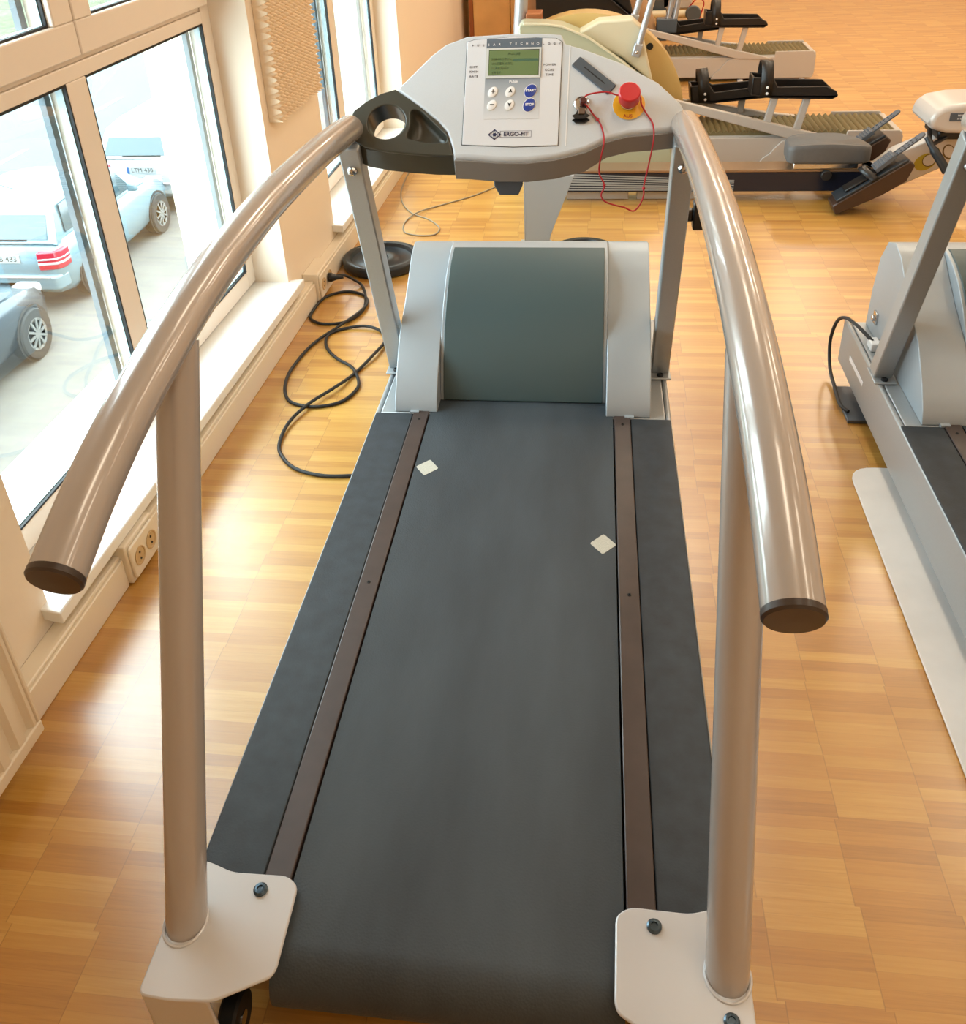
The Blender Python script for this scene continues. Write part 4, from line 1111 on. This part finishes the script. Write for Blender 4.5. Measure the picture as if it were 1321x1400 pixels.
M_tyre = mat('tyre', (40, 36, 32), .8); M_rim = mat('alloy_rim', (120, 118, 114), .4, metal=.3)
M_cglass = mat('car_glass', (44, 66, 72), .08, coat=.5)
M_lamp = mat('tail_lamp', (150, 34, 48), .2, coat=.5); M_lampw = mat('lamp_white', (160, 152, 152), .2)
M_numpl = mat('number_plate', (150, 156, 156), .4); M_euro = mat('plate_blue', (30, 80, 130), .4)
def car(name, label, cx, yrear, paint, length=4.5, width=1.76, height=1.48, scale=1., plate_txt='VB 433', estate=True, rim_m=M_rim, dark_glass=M_cglass):
    """car facing +y; yrear = rear bumper"""
    t = thing(name, label, 'car', (cx, yrear, G)); setoff()
    S = scale; hw = width/2*S; L_ = length*S; H = height*S
    def sec(bm, rows):      # rows: (y, half width, [(z, factor)...]) lofted
        rr = []
        for y, prof in rows:
            right_ = [(w*S, z*S) for w, z in prof]
            ringp = [(-w, z) for w, z in right_]+[(w, z) for w, z in right_[::-1]]
            rr.append([bm.verts.new((x, y*S, z)) for x, z in ringp])
        n = len(rr[0])
        for A, B in zip(rr, rr[1:]):
            for k in range(n): bm.faces.new((A[k], A[(k+1) % n], B[(k+1) % n], B[k]))
        bm.faces.new(rr[0][::-1]); bm.faces.new(rr[-1])
    w = width/2; l = length
    def body(wf, zb, zt): return [(w*wf*.86, zb), (w*wf*.97, zb+.10), (w*wf, zb+.35), (w*wf*.985, zt-.12), (w*wf*.93, zt)]
    bm = NB(); sec(bm, [(0.0, body(.88, .38, .80)), (.06, body(.95, .28, .92)), (.35, body(1, .22, .96)), (1.0, body(1, .22, .95)), (l*.5, body(1, .22, .92)), (l-1.25, body(1, .22, .92)), (l-.55, body(.98, .22, .84)), (l-.15, body(.90, .25, .72)), (l, body(.76, .34, .60))])
    bd = build('body', bm, paint, t, angle=40)
    # greenhouse
    if estate: gh = [(.10, .90, .96, .96), (.42, .90, .80, height-.06), (1.0, .90, .80, height), (l-2.1, .90, .80, height), (l-1.5, .90, .76, height-.12), (l-.75, .9, .86, .93)]
    bm = NB(); rr = []
    for y, wb, wt, zt in gh:
        p = [(w*wb, .90), (w*(wb+wt)/2*1.01, (.90+zt)/2+.01), (w*wt, zt-.03), (w*wt*.85, zt)]
        ringp = [(-a, z) for a, z in p]+[(a, z) for a, z in p[::-1]]
        rr.append([bm.verts.new((x*S, y*S, z*S)) for x, z in ringp])
    n = 8
    for A, B in zip(rr, rr[1:]):
        for k in range(n): bm.faces.new((A[k], A[(k+1) % n], B[(k+1) % n], B[k]))
    bm.faces.new(rr[0][::-1]); bm.faces.new(rr[-1]); build('roof', bm, paint, t, angle=30)
    # rear window
    def gq(name, pts, m=dark_glass, par=None):
        bm = NB(); A = [bm.verts.new(Vector(p)*S) for p in pts]; bm.faces.new(A); o = build(name, bm, m, par or t, smooth=False, recalc=False)
        md = o.modifiers.new('Solidify', 'SOLIDIFY'); md.thickness = .012*S; md.offset = 0; return o
    gq('rear_window', [(-w*.78, .115, 1.0), (w*.78, .115, 1.0), (w*.70, .385, height-.13), (-w*.70, .385, height-.13)])
    for s in (-1, 1):
        def sw(y, z): 
            f = (z-.9)/(height-.9); return (s*(w*(.925-.105*f)), y*l/4.5, z)
        gq('side_window', [sw(.50, 1.0), sw(1.02, .99), sw(.98, height-.12), sw(.60, height-.13)])
        gq('side_window', [sw(1.10, .99), sw(1.98, .97), sw(1.95, height-.11), sw(1.06, height-.12)])
        gq('side_window', [sw(2.06, .97), sw(2.92, .96), sw(2.50, height-.14), sw(2.04, height-.11)])
        # door mirror
        bm = NB(); bx(bm, *sorted((s*w*1.01*S, s*(w+.16)*S)), (l-1.55)*S, (l-1.45)*S, .98*S, 1.10*S); build('door_mirror', bm, paint, t, bev=.03*S)
        # tail lamp wrapped round the corner
        def corner(bm, z0, z1, o):
            q = [(.64, -.03-o), (.93, .025-o), (.985+o*.8, .10), (.985+o*.8, .26), (.64, .2)]
            A = [bm.verts.new((s*w*a*S, b*S, z0*S)) for a, b in q]; B = [bm.verts.new((s*w*a*S, b*S, z1*S)) for a, b in q]
            bm.faces.new(A); bm.faces.new(B[::-1])
            for k in range(5): bm.faces.new((A[k], A[(k+1) % 5], B[(k+1) % 5], B[k]))
        bm = NB(); corner(bm, .63, .875, .02); tl = build('tail_lamp', bm, M_lamp, t, bev=.015*S)
        bm = NB(); corner(bm, .70, .735, .026); corner(bm, .765, .79, .026); build('reversing_lens', bm, M_lampw, tl, bev=.005)
        # head lamp
        bm = NB(); bx(bm, *sorted((s*w*.50*S, s*w*.86*S)), (l-.40)*S, (l-.07)*S, .62*S, .76*S); build('head_lamp', bm, M_lampw, t, bev=.05*S, seg=3)
        for yw in (.72, l-.65):
            bm = NB(); lathe(bm, [(.20, -.10), (.30, -.10), (.315, -.08), (.315, .08), (.30, .10), (.20, .10), (.19, .05)], (s*(w-.075)*S, yw*S, .315*S), (s, 0, 0), 36)
            for v in bm.verts: pass
            if S != 1:
                c0 = Vector((s*(w-.075)*S, yw*S, .315*S)); bmesh.ops.translate(bm, verts=bm.verts, vec=-c0); bmesh.ops.scale(bm, vec=(S, S, S), verts=bm.verts); bmesh.ops.translate(bm, verts=bm.verts, vec=c0)
            wh = build('wheel', bm, M_tyre, t)
            bm = NB(); c0 = Vector((s*(w+.012)*S, yw*S, .315*S)); lathe(bm, [(.21*S, 0), (.205*S, .012*S), (.17*S, .004*S), (.17*S, .0)], c0, (s, 0, 0), 32)
            for k in range(10):
                a = 2*PI*k/10+.1; e_ = c0+Vector((s*.012*S, math.cos(a)*.19*S, math.sin(a)*.19*S)); beam(bm, c0+Vector((s*.016*S, 0, 0)), e_, .032*S, .014*S, up=(1, 0, 0))
            build('rim', bm, rim_m, wh)
            bm = NB(); lathe(bm, [(.35*S, 0), (.35*S, .012*S), (.318*S, .012*S), (.318*S, 0)], Vector((s*(w-.02)*S, yw*S, .33*S)), (s, 0, 0), 32, closed=True); build('wheel_arch', bm, M_tyre, t)
    # rear bumper and plate
    bm = NB(); prism(bm, rounded([(-w*.98*S, .20*S), (-w*.90*S, -.06*S), (w*.90*S, -.06*S), (w*.98*S, .20*S)], .08*S, 4), 'z', .34*S, .56*S); build('rear_bumper', bm, paint, t, bev=.04*S, seg=3)
    bm = NB(); bx(bm, -w*.8*S, w*.8*S, -.075*S, -.05*S, .53*S, .56*S); build('bumper_strip', bm, M_lampw, t, bev=.008)
    bm = NB(); bx(bm, -.26*S, .26*S, -.012*S, .02*S, .72*S, .83*S); pl = build('number_plate', bm, M_numpl, t)
    bm = NB(); bx(bm, -.26*S, -.215*S, -.0135*S, -.0122*S, .72*S, .83*S); build('country_band', bm, M_euro, pl)
    text('plate_lettering', plate_txt, .105*S, Matrix(((1, 0, 0, .02*S), (0, 0, -1, -.0135*S), (0, 1, 0, .775*S), (0, 0, 0, 1))), M_gasket, pl, space=1.05)
    bm = NB(); bx(bm, -.35*S, .35*S, .10*S, .118*S, .985*S, .995*S); build('wiper', bm, M_gasket, t)
    bm = NB(); tube(bm, [(0, .75*S, height*S-.01), (0, .60*S, height*S+.06), (0, .42*S, height*S+.16)], .006, 8); build('aerial', bm, M_gasket, t)
    return t
car('silver_estate_car', 'pale silver estate car parked outside with its rear toward the window', -7.68, 10.45, mat('car_silver', (104, 126, 134), .3, metal=.2, coat=.6), length=3.62, width=1.64, plate_txt='L:VB 433')
car('white_car', 'white hatchback parked ahead of the silver estate car in the street', -7.48, 14.3, mat('car_white', (164, 168, 170), .25, coat=.6), scale=.96, plate_txt='LTM 430')
car('dark_car', 'dark car behind the silver estate car, only its front wheel and wing in view', -7.54, 5.4, mat('car_dark', (34, 44, 52), .25, metal=.2, coat=.6), plate_txt='L 204')

for key, grp in (('treadmill', 'treadmills'), ('cross_trainer', 'cross trainers'), ('weight_plate', 'weight plates on the floor'), ('power_socket', 'sockets along the wall trunking')):
    for o in bpy.data.objects:
        if o.parent is None and o.name.split('.')[0] == key: o['group'] = grp
for nm in ('silver_estate_car', 'white_car', 'dark_car'): bpy.data.objects[nm]['group'] = 'cars parked in the street'

# ------------------------------------------------------------------ light
wd = bpy.data.worlds.new('overcast'); sc.world = wd; wd.use_nodes = True
bg = wd.node_tree.nodes['Background']; bg.inputs['Color'].default_value = (.83, .94, 1.0, 1); bg.inputs['Strength'].default_value = 13

def area(name, loc, size, power, color, rot=(0, 0, 0), sy=None):
    l = bpy.data.lights.new(name, 'AREA'); l.energy = power; l.color = color; l.size = size
    if sy: l.shape = 'RECTANGLE'; l.size_y = sy
    o = bpy.data.objects.new(name, l); COL.objects.link(o); o.location = loc; o.rotation_euler = rot
    return o
WARM = (1.0, .87, .68)
for x in (.6, 2.2, 4.0):
    for y in (-.6, 1.4, 3.4, 5.4, 7.4, 9.6):
        area('ceiling_lamp', (x, y, ZC-.05), .35, 10 if y < 5 else 23, WARM, sy=.9)
# daylight portals in the two windows
for a, b in ((W1a, W1b), (W2a, W2b)):
    l = bpy.data.lights.new('window_portal', 'AREA'); l.shape = 'RECTANGLE'; l.size = b-a; l.size_y = HZ-.15
    l.cycles.is_portal = True
    o = bpy.data.objects.new('window_portal', l); COL.objects.link(o); o.location = wp((a+b)/2, -.46, (HZ+.15)/2)
    o.rotation_euler = (PI/2, 0, -PI/2)      # faces +x after the turn
sc.view_settings.view_transform = 'Standard'
sc.view_settings.look = 'None'
sc.view_settings.exposure = 0.0
sc.cycles.use_denoising = True
sc.cycles.max_bounces = 8
sc.cycles.transparent_max_bounces = 16
sc.cycles.caustics_reflective = False
sc.cycles.caustics_refractive = False
sc.cycles.sample_clamp_indirect = 6
